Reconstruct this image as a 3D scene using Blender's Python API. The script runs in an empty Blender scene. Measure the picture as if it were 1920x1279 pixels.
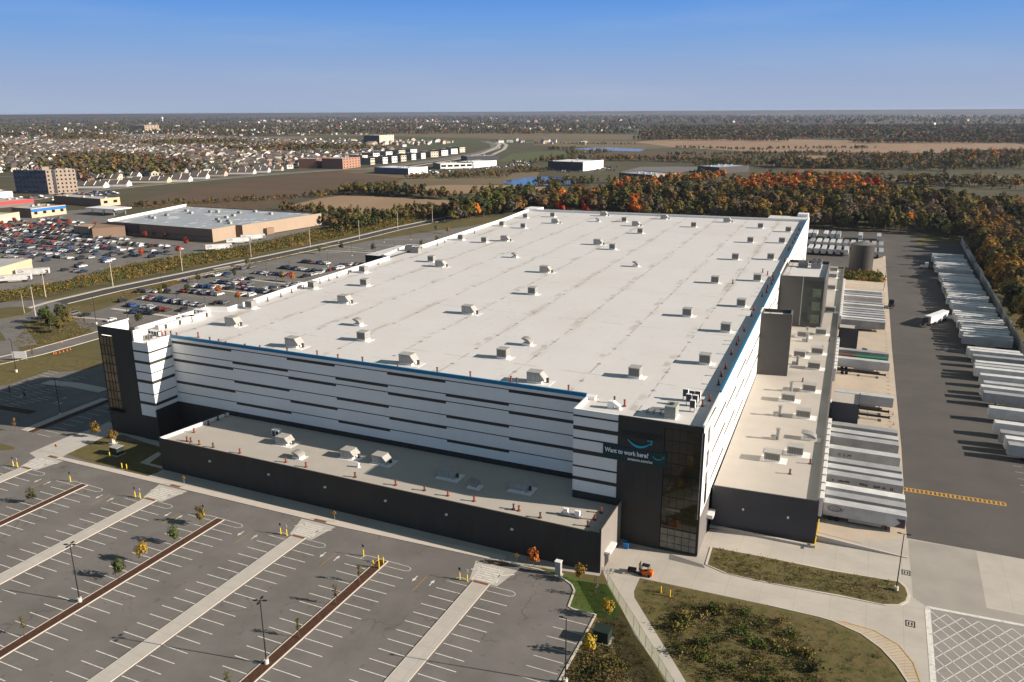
import bpy, math, random
import numpy as np
from mathutils import Matrix, Vector
random.seed(7); rng = np.random.default_rng(7)
HAZE = .00003; EXPO = .74; SKYK = .05
SKYRAMP = [(0., (.645, .705, .80)), (1., (.12, .34, .58)), (.15, (.625, .685, .81)), (.32, (.54, .67, .845)), (.50, (.44, .63, .875)), (.66, (.36, .585, .89))]
SC = bpy.context.scene; COL = SC.collection
R_ = math.radians
# ------------------------------------------------------------------ camera model (photo pixels 1920 x 1279)
F, CX, CY, HC = 1510., 960., 639.5, 86.
def _cam():
    h, p, r = R_(24.28), R_(15.947), R_(-.328)
    fw = np.array([-math.sin(h)*math.cos(p), math.cos(h)*math.cos(p), -math.sin(p)])
    rt = np.array([math.cos(h), math.sin(h), 0.]); up = np.cross(rt, fw)
    return math.cos(r)*rt+math.sin(r)*up, -math.sin(r)*rt+math.cos(r)*up, fw
CR, CU, CF = _cam()
def P(x, y, z=0.):
    """ground point (or point at height z) seen at a pixel of the photograph"""
    d = CR*((x-CX)/F)-CU*((y-CY)/F)+CF
    t = (z-HC)/d[2]
    return (float(t*d[0]), float(t*d[1]), float(z))
def P2(x, y, z=0.): return P(x, y, z)[:2]
def PX(X, Y, Z=0.):
    d = np.array([X, Y, Z-HC]); w = d@CF
    return CX+F*(d@CR)/w, CY-F*(d@CU)/w
# ------------------------------------------------------------------ materials
MATS = {}
def mat(name, c, rough=.8, var=.12, scale=.3, spec=.3, metal=0., bump=0., obj=False, attr=None, c2=None, detail=6, trans=0., stretch=None):
    m = bpy.data.materials.new(name); m.use_nodes = True
    nt = m.node_tree; N = nt.nodes; L = nt.links; b = N['Principled BSDF']
    b.inputs['Roughness'].default_value = rough; b.inputs['Metallic'].default_value = metal
    b.inputs['Specular IOR Level'].default_value = spec
    g = N.new('ShaderNodeNewGeometry')
    no = N.new('ShaderNodeTexNoise'); no.inputs['Scale'].default_value = scale; no.inputs['Detail'].default_value = detail
    no.inputs['Roughness'].default_value = .62
    src = g.outputs['Position']
    if stretch:
        mp = N.new('ShaderNodeMapping'); mp.inputs['Scale'].default_value = stretch; L.new(src, mp.inputs['Vector']); src = mp.outputs['Vector']
    L.new(src, no.inputs['Vector'])
    ramp = N.new('ShaderNodeMapRange'); ramp.inputs['From Min'].default_value = .3; ramp.inputs['From Max'].default_value = .7
    L.new(no.outputs['Fac'], ramp.inputs['Value'])
    if c2 is None:
        mul = N.new('ShaderNodeMix'); mul.data_type = 'RGBA'; mul.blend_type = 'MULTIPLY'; mul.inputs['Factor'].default_value = 1
        ramp.inputs['To Min'].default_value = 1-var; ramp.inputs['To Max'].default_value = 1+var
        if attr:
            a = N.new('ShaderNodeAttribute'); a.attribute_name = attr; L.new(a.outputs['Color'], mul.inputs[6])
        elif obj:
            a = N.new('ShaderNodeObjectInfo'); L.new(a.outputs['Color'], mul.inputs[6])
        else: mul.inputs[6].default_value = (*c, 1)
        L.new(ramp.outputs['Result'], mul.inputs[7]); out = mul.outputs[2]
    else:
        mx = N.new('ShaderNodeMix'); mx.data_type = 'RGBA'; mx.inputs[6].default_value = (*c, 1); mx.inputs[7].default_value = (*c2, 1)
        L.new(ramp.outputs['Result'], mx.inputs['Factor']); out = mx.outputs[2]
    L.new(out, b.inputs['Base Color'])
    if bump:
        bp = N.new('ShaderNodeBump'); bp.inputs['Strength'].default_value = bump; bp.inputs['Distance'].default_value = .15
        L.new(no.outputs['Fac'], bp.inputs['Height']); L.new(bp.outputs['Normal'], b.inputs['Normal'])
    if trans:
        tr = N.new('ShaderNodeBsdfTranslucent'); L.new(out, tr.inputs['Color'])
        ms = N.new('ShaderNodeMixShader'); ms.inputs['Fac'].default_value = trans
        L.new(b.outputs[0], ms.inputs[1]); L.new(tr.outputs[0], ms.inputs[2]); L.new(ms.outputs[0], N['Material Output'].inputs['Surface'])
    m['out'] = 0; MATS[name] = m
    return m
class NB:
    """small node-building helper on an existing material"""
    def __init__(s, m): s.m = m; s.N = m.node_tree.nodes; s.L = m.node_tree.links; s.b = s.N['Principled BSDF']
    def math(s, op, a, b=None, c=None):
        n = s.N.new('ShaderNodeMath'); n.operation = op
        for i, v in enumerate((a, b, c)):
            if v is None: continue
            if isinstance(v, (int, float)): n.inputs[i].default_value = v
            else: s.L.new(v, n.inputs[i])
        return n.outputs[0]
    def pos(s):
        g = s.N.new('ShaderNodeNewGeometry'); x = s.N.new('ShaderNodeSeparateXYZ'); s.L.new(g.outputs['Position'], x.inputs[0])
        return g.outputs['Position'], x.outputs
    def noise(s, vec, scale, detail=4, stretch=None):
        if stretch:
            mp = s.N.new('ShaderNodeMapping'); mp.inputs['Scale'].default_value = stretch; s.L.new(vec, mp.inputs['Vector']); vec = mp.outputs[0]
        n = s.N.new('ShaderNodeTexNoise'); n.inputs['Scale'].default_value = scale; n.inputs['Detail'].default_value = detail
        s.L.new(vec, n.inputs['Vector']); return n.outputs['Fac']
    def over(s, fac, col):
        """mix col over the present base colour by fac"""
        old = s.b.inputs['Base Color'].links[0].from_socket
        mx = s.N.new('ShaderNodeMix'); mx.data_type = 'RGBA'; s.L.new(old, mx.inputs[6]); mx.inputs[7].default_value = (*col, 1)
        if isinstance(fac, (int, float)): mx.inputs['Factor'].default_value = fac
        else: s.L.new(fac, mx.inputs['Factor'])
        s.L.new(mx.outputs[2], s.b.inputs['Base Color'])
    def step(s, v, a, b):
        n = s.N.new('ShaderNodeMapRange'); n.interpolation_type = 'SMOOTHSTEP'
        n.inputs['From Min'].default_value = a; n.inputs['From Max'].default_value = b; s.L.new(v, n.inputs['Value']); return n.outputs['Result']
    def line(s, v, period, half):
        """1 on lines of a given half width repeated every period"""
        m = s.math('PINGPONG', v, period/2)
        n = s.N.new('ShaderNodeMapRange'); n.inputs['From Min'].default_value = half*.6; n.inputs['From Max'].default_value = half*1.4
        n.inputs['To Min'].default_value = 1; n.inputs['To Max'].default_value = 0; s.L.new(m, n.inputs['Value']); return n.outputs['Result']
# ------------------------------------------------------------------ mesh building
class MB:
    def __init__(s): s.v = []; s.f = []; s.m = []
    def add(s, V, Fs, mi=0):
        o = len(s.v); s.v += [tuple(map(float, q)) for q in V]
        s.f += [tuple(o+i for i in f) for f in Fs]; s.m += [mi]*len(Fs); return s
    def prism(s, pts, z0, z1, mi=0, top=None, bottom=False):
        pts = [p[:2] for p in pts]
        a = sum(pts[i-1][0]*pts[i][1]-pts[i][0]*pts[i-1][1] for i in range(len(pts)))
        if a < 0: pts = pts[::-1]
        n = len(pts); o = len(s.v)
        s.v += [(p[0], p[1], z0) for p in pts]+[(p[0], p[1], z1) for p in pts]
        for i in range(n):
            j = (i+1) % n; s.f.append((o+i, o+j, o+n+j, o+n+i)); s.m.append(mi)
        s.f.append(tuple(o+n+i for i in range(n))); s.m.append(mi if top is None else top)
        if bottom: s.f.append(tuple(o+i for i in reversed(range(n)))); s.m.append(mi)
        return s
    def sheet(s, pts, z, mi=0):
        pts = [p[:2] for p in pts]
        a = sum(pts[i-1][0]*pts[i][1]-pts[i][0]*pts[i-1][1] for i in range(len(pts)))
        if a < 0: pts = pts[::-1]
        o = len(s.v); s.v += [(p[0], p[1], z) for p in pts]; s.f.append(tuple(range(o, o+len(pts)))); s.m.append(mi); return s
    def box(s, x0, x1, y0, y1, z0, z1, mi=0, rot=0., c=(0, 0), top=None):
        q = [(x0, y0), (x1, y0), (x1, y1), (x0, y1)]
        if rot or c != (0, 0):
            cs, sn = math.cos(rot), math.sin(rot); q = [(c[0]+cs*x-sn*y, c[1]+sn*x+cs*y) for x, y in q]
        return s.prism(q, z0, z1, mi, top, True)
    def hexa(s, b, t, mi=0):
        """8 corner solid, b and t four points each, counter-clockwise from above"""
        return s.add(list(b)+list(t), [(3, 2, 1, 0), (4, 5, 6, 7), (0, 1, 5, 4), (1, 2, 6, 5), (2, 3, 7, 6), (3, 0, 4, 7)], mi)
    def cyl(s, x, y, z0, z1, r, n=8, mi=0, r2=None):
        r2 = r if r2 is None else r2
        c = [(math.cos(2*math.pi*i/n), math.sin(2*math.pi*i/n)) for i in range(n)]
        V = [(x+r*a, y+r*b, z0) for a, b in c]+[(x+r2*a, y+r2*b, z1) for a, b in c]
        return s.add(V, [(i, (i+1) % n, n+(i+1) % n, n+i) for i in range(n)]+[tuple(range(n, 2*n)), tuple(reversed(range(n)))], mi)
    def tube(s, a, b, r, n=6, mi=0, r2=None):
        a, b = Vector(a), Vector(b); d = (b-a).normalized(); u = d.orthogonal().normalized(); w = d.cross(u); r2 = r if r2 is None else r2
        c = [u*math.cos(2*math.pi*i/n)+w*math.sin(2*math.pi*i/n) for i in range(n)]
        return s.add([a+k*r for k in c]+[b+k*r2 for k in c], [(i, (i+1) % n, n+(i+1) % n, n+i) for i in range(n)]+[tuple(range(n, 2*n)), tuple(reversed(range(n)))], mi)
    def ribbon(s, pts, w, z, mi=0, h=None, off=0.):
        """a strip of width w along a list of world points, shifted sideways by off"""
        pts = [Vector(p[:2]) for p in pts]; Lp, Rp = [], []
        for i, p in enumerate(pts):
            d = (pts[min(i+1, len(pts)-1)]-pts[max(i-1, 0)]).normalized(); n = Vector((-d.y, d.x))
            Lp.append(p+n*(off+w/2)); Rp.append(p+n*(off-w/2))
        for i in range(len(pts)-1):
            q = [Rp[i], Rp[i+1], Lp[i+1], Lp[i]]
            s.sheet([tuple(k) for k in q], z, mi) if h is None else s.prism([tuple(k) for k in q], z, z+h, mi)
        return s
    def build(s, name, mats, parent=None, loc=None, rel=False):
        """links ONE mesh; with rel the vertices are already local to the parent"""
        if not isinstance(mats, (list, tuple)): mats = [mats]
        me = bpy.data.meshes.new(name)
        o0 = Vector((0, 0, 0))
        if parent is not None and not rel:
            o0 = Vector(parent.location); q = parent.parent
            while q is not None: o0 += Vector(q.location); q = q.parent
        if parent is None and loc is not None: o0 = Vector(loc)
        me.from_pydata([(x-o0.x, y-o0.y, z-o0.z) for x, y, z in s.v] if not rel else s.v, [], s.f)
        for m in mats: me.materials.append(m)
        if len(mats) > 1: me.polygons.foreach_set('material_index', s.m)
        me.update()
        o = bpy.data.objects.new(name, me); COL.objects.link(o)
        if parent is not None: o.parent = parent
        elif loc is not None and not rel: o.location = o0
        elif loc is not None: o.location = Vector(loc)
        return o
def tag(o, label=None, cat=None, group=None, kind=None):
    if label: o['label'] = label
    if cat: o['category'] = cat
    if group: o['group'] = group
    if kind: o['kind'] = kind
    return o
def thing(name, label, cat, loc=(0, 0, 0), rz=0., group=None):
    o = bpy.data.objects.new(name, None); COL.objects.link(o); o.location = loc; o.rotation_euler = (0, 0, rz); o.empty_display_size = .5
    return tag(o, label, cat, group)
def struct(name, mb, m): return tag(mb.build(name, m), kind='structure')
def dup(o, parent=None):
    c = o.copy(); COL.objects.link(c)
    if parent is not None: c.parent = parent
    for ch in list(o.children): dup(ch, c)
    return c
def place(proto, used, loc, rz=0., label=None, group=None, color=None, scale=None):
    """the first call moves the prototype itself, later calls copy it and its parts"""
    o = proto if not used.get(proto.name) else dup(proto)
    used[proto.name] = True
    o.location = loc; o.rotation_euler = (0, 0, rz)
    if scale is not None: o.scale = (scale,)*3 if isinstance(scale, (int, float)) else scale
    if label: o['label'] = label
    if group: o['group'] = group
    if color is not None:
        def rec(q):
            q.color = (*color, 1)
            for ch in q.children: rec(ch)
        rec(o)
    return o
USED = {}
_T = 'first second third fourth fifth sixth seventh eighth ninth tenth eleventh twelfth thirteenth fourteenth fifteenth sixteenth seventeenth eighteenth nineteenth'.split()
_D = ['twent', 'thirt', 'fort', 'fift', 'sixt', 'sevent', 'eight', 'ninet']
def nth(i):
    """1 -> first"""
    if i < 20: return _T[i-1]
    if i < 100: return _D[i//10-2]+('ieth' if i % 10 == 0 else 'y-'+_T[i % 10-1])
    return 'hundred and '+nth(i-100) if i > 100 else 'hundredth'
def number_labels(objs, fmt):
    """objs: list of (object, base key); numbers the look-alikes of a key from the left of the picture"""
    by = {}
    for o, k in objs: by.setdefault(k, []).append(o)
    for k, L in by.items():
        L.sort(key=lambda o: PX(*o.location)[0])
        for i, o in enumerate(L):
            o['label'] = (fmt(k, nth(i+1)) if len(L) > 1 else fmt(k, 'only'))
def inpoly(x, y, poly):
    r = False; j = len(poly)-1
    for i in range(len(poly)):
        xi, yi = poly[i][:2]; xj, yj = poly[j][:2]
        if (yi > y) != (yj > y) and x < (xj-xi)*(y-yi)/(yj-yi)+xi: r = not r
        j = i
    return r
def scatter(poly, n, mind=0., tries=40):
    xs = [p[0] for p in poly]; ys = [p[1] for p in poly]; out = []; grid = {}
    for _ in range(n*tries):
        if len(out) >= n: break
        x = random.uniform(min(xs), max(xs)); y = random.uniform(min(ys), max(ys))
        if not inpoly(x, y, poly): continue
        if mind:
            k = (int(x//mind), int(y//mind))
            if any((x-a)**2+(y-b)**2 < mind*mind for i in (-1, 0, 1) for j in (-1, 0, 1) for a, b in grid.get((k[0]+i, k[1]+j), ())): continue
            grid.setdefault(k, []).append((x, y))
        out.append((x, y))
    return out
def px(*pts): return [P2(*p) for p in pts]

# palette of materials
asphalt = mat('asphalt', (.168, .156, .147), .9, .16, .12, bump=.05)
asphalt_court = mat('asphalt_court', (.098, .089, .084), .9, .14, .08)
asphalt_dark = mat('asphalt_dark', (.065, .062, .06), .9, .15, .1)
concrete = mat('concrete', (.45, .415, .37), .85, .1, .15)
concrete_walk = mat('concrete_walk', (.48, .45, .41), .85, .07, .3)
kerb_m = mat('kerb_stone', (.56, .50, .44), .8, .06, .5)
paint_w = mat('road_paint_white', (.68, .66, .62), .7, .18, 1.5)
paint_y = mat('road_paint_yellow', (.55, .30, .05), .7, .2, 1.2)
tactile = mat('tactile_brown', (.20, .085, .05), .8, .2, 2.)
mulch = mat('mulch', (.075, .034, .020), .95, .3, 1.2, bump=.3)
lawn = mat('lawn_green', (.06, .125, .02), .95, .3, .5, c2=(.09, .11, .025), bump=.3)
dry_grass = mat('dry_grass', (.16, .115, .05), .95, .3, .5, c2=(.085, .09, .026), bump=.4)
verge = mat('verge_grass', (.14, .105, .04), .95, .3, .06, c2=(.08, .078, .026), bump=.3)
field_tan = mat('stubble_field', (.32, .215, .135), .95, .1, .02, c2=(.26, .175, .105), stretch=(1, .15, 1))
field_brown = mat('ploughed_field', (.125, .078, .046), .95, .2, .02, c2=(.09, .062, .036), stretch=(.2, 1, 1))
field_olive = mat('rough_pasture', (.12, .10, .05), .95, .2, .012, c2=(.19, .14, .08), stretch=(.3, 1, 1))
field_green = mat('green_meadow', (.07, .095, .03), .95, .2, .02, c2=(.11, .11, .045))
white_panel = mat('white_panel', (.83, .83, .80), .55, .03, .15)
dark_panel = mat('charcoal_panel', (.042, .039, .034), .6, .08, .25)
dark_stripe = mat('dark_stripe', (.045, .042, .038), .6, .05, .5)
grey_panel = mat('grey_panel', (.16, .15, .145), .6, .05, .3)
navy_panel = mat('slate_panel', (.055, .055, .062), .6, .06, .3)
blue_fascia = mat('blue_fascia', (.012, .17, .33), .4, .05, .5)
parapet_w = mat('parapet_white', (.80, .79, .77), .5, .03, .2)
metal_g = mat('galvanised', (.42, .42, .41), .45, .1, 2., metal=.5)
unit_g = mat('unit_grey', (.27, .262, .245), .5, .1, 1.)
unit_top = mat('unit_light', (.37, .36, .335), .5, .1, 1.)
unit_dark = mat('louvre_dark', (.05, .05, .05), .6, .1, 3.)
white_paint = mat('white_paint', (.78, .77, .75), .5, .05, 1.)
black_m = mat('black_paint', (.018, .018, .02), .45, .1, 1.)
rubber = mat('rubber', (.02, .02, .02), .85, .1, 3.)
red_pipe = mat('red_oxide', (.24, .055, .035), .6, .2, 2.)
brown_pipe = mat('dark_pipe', (.12, .055, .04), .6, .2, 2.)
yellow_m = mat('yellow_paint', (.72, .50, .03), .5, .08, 2.)
orange_m = mat('orange_paint', (.75, .16, .02), .5, .1, 2.)
amber_m = mat('amber_sign', (.80, .32, .02), .5, .05, 2.)
blue_m = mat('blue_paint', (.02, .16, .45), .5, .1, 2.)
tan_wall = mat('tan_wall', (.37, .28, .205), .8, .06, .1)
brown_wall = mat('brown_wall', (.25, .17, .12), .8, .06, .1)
peach_wall = mat('peach_wall', (.56, .42, .29), .8, .05, .1)
cream_wall = mat('cream_wall', (.62, .54, .43), .8, .05, .1)
brick = mat('red_brick', (.23, .12, .085), .85, .12, .5)
grey_roof = mat('flat_grey_roof', (.42, .42, .43), .7, .15, .06)
wood_pole = mat('pole_concrete', (.50, .44, .35), .8, .1, 1.)
bark = mat('bark', (.11, .085, .065), .95, .2, 1.)
glass = mat('tinted_glass', (.015, .017, .018), .05, .0, 1., spec=.6)
car_glass = mat('car_glass', (.012, .014, .017), .06, .0, 1., spec=.6)
car_paint = mat('car_paint', (.5, .5, .5), .3, .02, 1., spec=.5, obj=True)
trailer_m = mat('trailer_skin', (.7, .7, .7), .45, .16, .35, obj=True)
house_wall = mat('house_wall', (.5, .5, .5), .85, .05, .1, obj=True)
shingle = mat('shingle_roof', (.105, .09, .082), .9, .2, .4)
leaf = mat('foliage', (.1, .1, .05), .9, .22, .3, obj=True, trans=.14, spec=.1)
leaf_mass = mat('foliage_mass', (.1, .1, .05), .9, .25, .2, attr='Col', trans=.12, spec=.1)
mass_wall = mat('far_house_paint', (.5, .5, .5), .85, .05, .1, attr='Col')
pond_m = mat('pond_water', (.012, .03, .06), .12, .1, .05, spec=.5)
# ------------------------------------------------------------------ roof membrane: seams, drains' dirt, ponding stains
roof_m = mat('roof_membrane', (.64, .625, .618), .6, .035, .06)
nb = NB(roof_m); pos, xyz = nb.pos()
u = nb.math('ADD', nb.math('ADD', xyz[0], 57.5), nb.math('MULTIPLY', nb.math('SUBTRACT', xyz[1], 186.), .0255))
broken = nb.step(nb.noise(pos, .22, 3), .40, .56)
seam = nb.math('MULTIPLY', nb.line(u, 16.6, .16), broken)
fine = nb.math('MULTIPLY', nb.line(u, 3.32, .05), .22)
cross = nb.math('MULTIPLY', nb.line(nb.math('ADD', nb.math('SUBTRACT', xyz[1], 168.7), nb.math('MULTIPLY', xyz[0], .022)), 46.4, .13), nb.step(nb.noise(pos, .15, 3), .44, .58))
near = nb.line(u, 16.6, 1.5)
dirt = nb.math('MULTIPLY', near, nb.step(nb.noise(pos, .12, 5, (1, .3, 1)), .48, .75))
nb.over(nb.math('MULTIPLY', nb.step(nb.noise(pos, .035, 6), .45, .8), .35), (.60, .54, .48))
nb.over(nb.math('MULTIPLY', dirt, .5), (.40, .34, .26))
nb.over(fine, (.5, .47, .43))
nb.over(nb.math('MULTIPLY', nb.math('MULTIPLY', nb.line(nb.math('ADD', u, 1.2), 16.6, .8), nb.line(xyz[1], 31., 6.)), nb.math('MULTIPLY', nb.step(nb.noise(pos, .3, 5), .42, .62), .5)), (.33, .28, .2))
nb.over(nb.math('MULTIPLY', nb.math('MULTIPLY', nb.line(u, 16.6, .45), nb.line(xyz[1], 13.7, .45)), .8), (.16, .14, .12))
nb.over(nb.math('MULTIPLY', nb.step(nb.noise(pos, .5, 5), .60, .68), .22), (.48, .43, .37))
nb.over(nb.math('MULTIPLY', nb.math('MAXIMUM', seam, cross), .72), (.26, .235, .20))
low_roof = mat('low_roof_membrane', (.44, .405, .365), .7, .06, .12)
nb = NB(low_roof); pos, xyz = nb.pos()
nb.over(nb.math('MULTIPLY', nb.line(xyz[0], 3.05, .05), .18), (.35, .32, .28))
nb.over(nb.math('MULTIPLY', nb.step(nb.noise(pos, .09, 5), .5, .75), .3), (.44, .39, .33))
for m, s_, c_ in ((paint_w, 1.1, (.2, .185, .17)), (paint_y, 1., (.2, .16, .11))):
    nb = NB(m); pos, xyz = nb.pos(); nb.over(nb.math('MULTIPLY', nb.step(nb.noise(pos, s_, 6), .52, .74), .55), c_)
nb = NB(dark_panel); pos, xyz = nb.pos()
nb.over(nb.math('MULTIPLY', nb.line(xyz[0], 3.0, .045), .5), (.015, .015, .014)); nb.over(nb.math('MULTIPLY', nb.step(nb.noise(pos, .3, 5, (1, 1, .15)), .5, .75), .3), (.065, .06, .052))
# concrete joints, tyre darkening
for m, per in ((concrete, 6.), (concrete_walk, 3.)):
    nb = NB(m); pos, xyz = nb.pos()
    nb.over(nb.math('MULTIPLY', nb.math('MAXIMUM', nb.line(xyz[0], per, .05), nb.line(xyz[1], per, .05)), .3), (.22, .2, .18))
    nb.over(nb.math('MULTIPLY', nb.step(nb.noise(pos, .05, 6, (1, .25, 1)), .5, .8), .4), (.36, .31, .26))
for m in (asphalt, asphalt_court):
    nb = NB(m); pos, xyz = nb.pos()
    nb.over(nb.math('MULTIPLY', nb.step(nb.noise(pos, .035, 5, (1, .4, 1)), .5, .75), .35), (.12, .108, .10))
    nb.over(nb.math('MULTIPLY', nb.step(nb.noise(pos, .6, 4), .63, .70), .4), (.085, .078, .072))
    vo = nb.N.new('ShaderNodeTexVoronoi'); vo.feature = 'DISTANCE_TO_EDGE'; vo.inputs['Scale'].default_value = .055
    wv = nb.N.new('ShaderNodeVectorMath'); wv.operation = 'MULTIPLY_ADD'; nn_ = nb.N.new('ShaderNodeTexNoise'); nn_.inputs['Scale'].default_value = .25; nb.L.new(pos, nn_.inputs['Vector']); nb.L.new(nn_.outputs['Color'], wv.inputs[0]); wv.inputs[1].default_value = (6, 6, 0); nb.L.new(pos, wv.inputs[2]); nb.L.new(wv.outputs[0], vo.inputs['Vector'])
    ck = nb.N.new('ShaderNodeMapRange'); ck.inputs['From Max'].default_value = .012; ck.inputs['To Min'].default_value = 1; ck.inputs['To Max'].default_value = 0; nb.L.new(vo.outputs['Distance'], ck.inputs['Value'])
    nb.over(nb.math('MULTIPLY', nb.math('MULTIPLY', ck.outputs[0], nb.step(nb.noise(pos, .05, 3), .5, .58)), .5), (.06, .056, .053))
    nb.over(nb.math('MULTIPLY', nb.step(nb.noise(pos, .9, 3, (1, .06, 1)), .6, .72), .16), (.10, .092, .085))
nb = NB(white_panel); pos, xyz = nb.pos()
nb.over(nb.math('MULTIPLY', nb.line(xyz[0], 2.1, .03), .12), (.45, .45, .45))
nb.over(nb.math('MULTIPLY', nb.step(nb.noise(pos, .25, 4, (1, 1, .12)), .52, .8), .10), (.45, .42, .38))

# ------------------------------------------------------------------ ground, far land
ground_m = mat('land', (.10, .085, .042), .95, .2, .004, c2=(.065, .062, .030))
nb = NB(ground_m); pos, xyz = nb.pos()
def voro(nbb, scale, st):
    mp = nbb.N.new('ShaderNodeMapping'); mp.inputs['Scale'].default_value = st; nbb.L.new(nbb.pos()[0], mp.inputs['Vector'])
    v = nbb.N.new('ShaderNodeTexVoronoi'); v.inputs['Scale'].default_value = scale; nbb.L.new(mp.outputs[0], v.inputs['Vector'])
    x = nbb.N.new('ShaderNodeSeparateXYZ'); nbb.L.new(v.outputs['Color'], x.inputs[0]); return x.outputs
far = nb.step(xyz[1], 1500., 2100.)
v1 = voro(nb, .0011, (1, .45, 1)); v2 = voro(nb, .0006, (.8, .6, 1))
nb.over(nb.math('MULTIPLY', nb.math('GREATER_THAN', v1[0], .72), far), (.20, .15, .09))
nb.over(nb.math('MULTIPLY', nb.math('LESS_THAN', v1[1], .28), far), (.075, .085, .035))
nb.over(nb.math('MULTIPLY', nb.math('GREATER_THAN', v2[0], .42), far), (.040, .038, .022))
nb.over(nb.math('MULTIPLY', nb.step(nb.noise(pos, .02, 5), .45, .6), .35), (.05, .048, .022))
S = 90000
struct('ground', MB().sheet([(-S, -600), (S, -600), (S, S), (-S, S)], 0.), ground_m)
Z = lambda k: .004*k
def area(name, pts, m, z): return struct(name, MB().sheet(pts, z), m)
# fields
area('field', px((205, 392), (232, 380), (360, 352), (480, 336), (590, 325), (640, 322), (760, 335), (720, 352), (640, 366), (560, 372), (480, 392), (350, 388)), field_brown, .03)
area('field', px((640, 322), (710, 318), (890, 326), (1010, 322), (1010, 335), (940, 345), (775, 350), (640, 366), (760, 335)), field_olive, .025)
area('field', px((530, 388), (600, 372), (640, 367), (700, 368), (843, 376), (845, 384), (800, 395), (735, 404), (690, 402), (640, 398)), field_tan, .04)
area('field', px((770, 352), (830, 347), (960, 347), (1030, 350), (1000, 362), (900, 366), (800, 362)), field_tan, .04)
area('field', px((1105, 292), (1130, 285), (1180, 283), (1330, 288), (1430, 292), (1300, 304), (1200, 302), (1120, 296)), field_brown, .03)
area('field', px((1190, 266), (1290, 259), (1440, 260), (1560, 263), (1900, 268), (1990, 285), (1700, 287), (1560, 285), (1400, 284), (1260, 276)), field_tan, .04)
area('field', px((1440, 300), (1500, 292), (1560, 292), (1550, 303), (1480, 314), (1440, 312)), field_tan, .045)
area('field', px((1490, 318), (1560, 316), (1640, 318), (1620, 326), (1500, 326)), field_olive, .04)
area('field', px((1625, 334), (1700, 330), (1900, 330), (1990, 345), (1860, 352), (1760, 346)), field_olive, .04)
area('field', px((960, 288), (1040, 282), (1075, 286), (1060, 298), (1000, 302), (930, 304)), field_green, .03)
area('field', px((500, 252), (700, 246), (1000, 249), (1250, 254), (1200, 262), (1000, 262), (760, 256)), field_olive, .03)
area('field', px((1000, 262), (1190, 264), (1290, 276), (1200, 280), (1000, 272)), field_olive, .03)
area('lot_asphalt', px((1165, 322), (1200, 313), (1330, 312), (1300, 322), (1180, 330)), asphalt, .05)
area('pond', px((942, 340), (985, 333), (1030, 331), (1090, 335), (1085, 343), (1040, 347), (960, 348)), pond_m, .06)
area('pond', px((1075, 279), (1130, 276), (1210, 280), (1200, 284), (1110, 282)), pond_m, .06)
# roads of the far land
def road(name, pts, w, m, z): return struct(name, MB().ribbon(pts, w, z), m)
art = px((-200, 400), (60, 372), (180, 355), (330, 341), (480, 328), (610, 319), (690, 316), (760, 307), (830, 298), (900, 286), (928, 277), (925, 270), (905, 265))
road('road', art, 20, asphalt, .06); road('road', [(a+16, b-5) for a, b in art], 4, concrete_walk, .065)
road('highway', px((770, 312), (850, 300), (905, 288), (932, 276), (938, 270), (930, 266)), 9, concrete, .07)
road('highway', px((880, 304), (920, 292), (945, 280), (950, 272), (940, 267)), 9, concrete, .07)
road('road', px((930, 268), (1000, 267), (1100, 268)), 12, concrete, .06)
for yy, x0, x1 in ((288, 0, 700), (302, 0, 560), (318, 0, 380), (276, 100, 740), (330, 0, 300)):
    road('road', px((x0-200, yy+3), ((x0+x1)/2, yy), (x1, yy-3)), 9, asphalt, .05)
# ------------------------------------------------------------------ roads and lots round the warehouse
near_land = px((-300, 600), (75, 560), (212, 533), (480, 482), (672, 440), (812, 412), (1000, 395), (1520, 420), (1700, 430), (1925, 470))
area('verge', [(-700, 20), (300, 20), (300, 620), (56, 640)]+[P2(880, 405), P2(812, 413), P2(672, 441), P2(480, 483), P2(212, 534), P2(75, 561), P2(-300, 625)], verge, Z(2))
area('retail_lot', px((-500, 395), (60, 400), (170, 392), (240, 392), (200, 415), (250, 445), (400, 458), (600, 424), (640, 420), (600, 436), (460, 462), (380, 474), (335, 480), (210, 503), (140, 522), (110, 532), (-400, 600)), asphalt, .03)
lot_poly = px((135, 598), (205, 575), (262, 556), (335, 532), (420, 507), (540, 482), (690, 452), (830, 431), (885, 424), (1000, 398), (1000, 404), (725, 494), (445, 590), (250, 650), (182, 625), (150, 612))
area('employee_lot', lot_poly, asphalt, Z(4))
main_road = px((-260, 640), (-60, 612), (40, 590), (112, 568), (212, 544), (350, 515.5), (480, 488), (580, 467), (672, 447), (745, 429), (812, 415), (900, 398))
road('road', main_road, 9.5, asphalt_dark, Z(5)); struct('pavement', MB().ribbon(main_road, 2.4, 0, h=.12, off=6.6), concrete_walk)
struct('kerb', MB().ribbon(main_road[3:], .5, 0, h=.14, off=-5.2), kerb_m)
def arc(c, r, a0, a1, n=20): return [(c[0]+r*math.cos(R_(a0+(a1-a0)*i/n)), c[1]+r*math.sin(R_(a0+(a1-a0)*i/n))) for i in range(n+1)]
rb = P2(2, 588); area('roundabout', arc(rb, 26, 0, 360, 40), asphalt, Z(6))
struct('roundabout_island', MB().prism(arc(rb, 12, 0, 360, 40), 0, .2), verge)
road('road', px((0, 640), (10, 660), (-20, 700), (-60, 740)), 9, asphalt, Z(6)); road('road', px((0, 590), (30, 625), (45, 650)), 9, asphalt, Z(7))
drive = px((-60, 690), (20, 672), (67, 661), (125, 645), (182, 629), (240, 612))
road('road', drive, 9.5, asphalt, Z(8)); struct('kerb', MB().ribbon(drive, .4, 0, h=.14, off=4.9).ribbon(drive, .4, 0, h=.14, off=-4.9), kerb_m)
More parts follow.
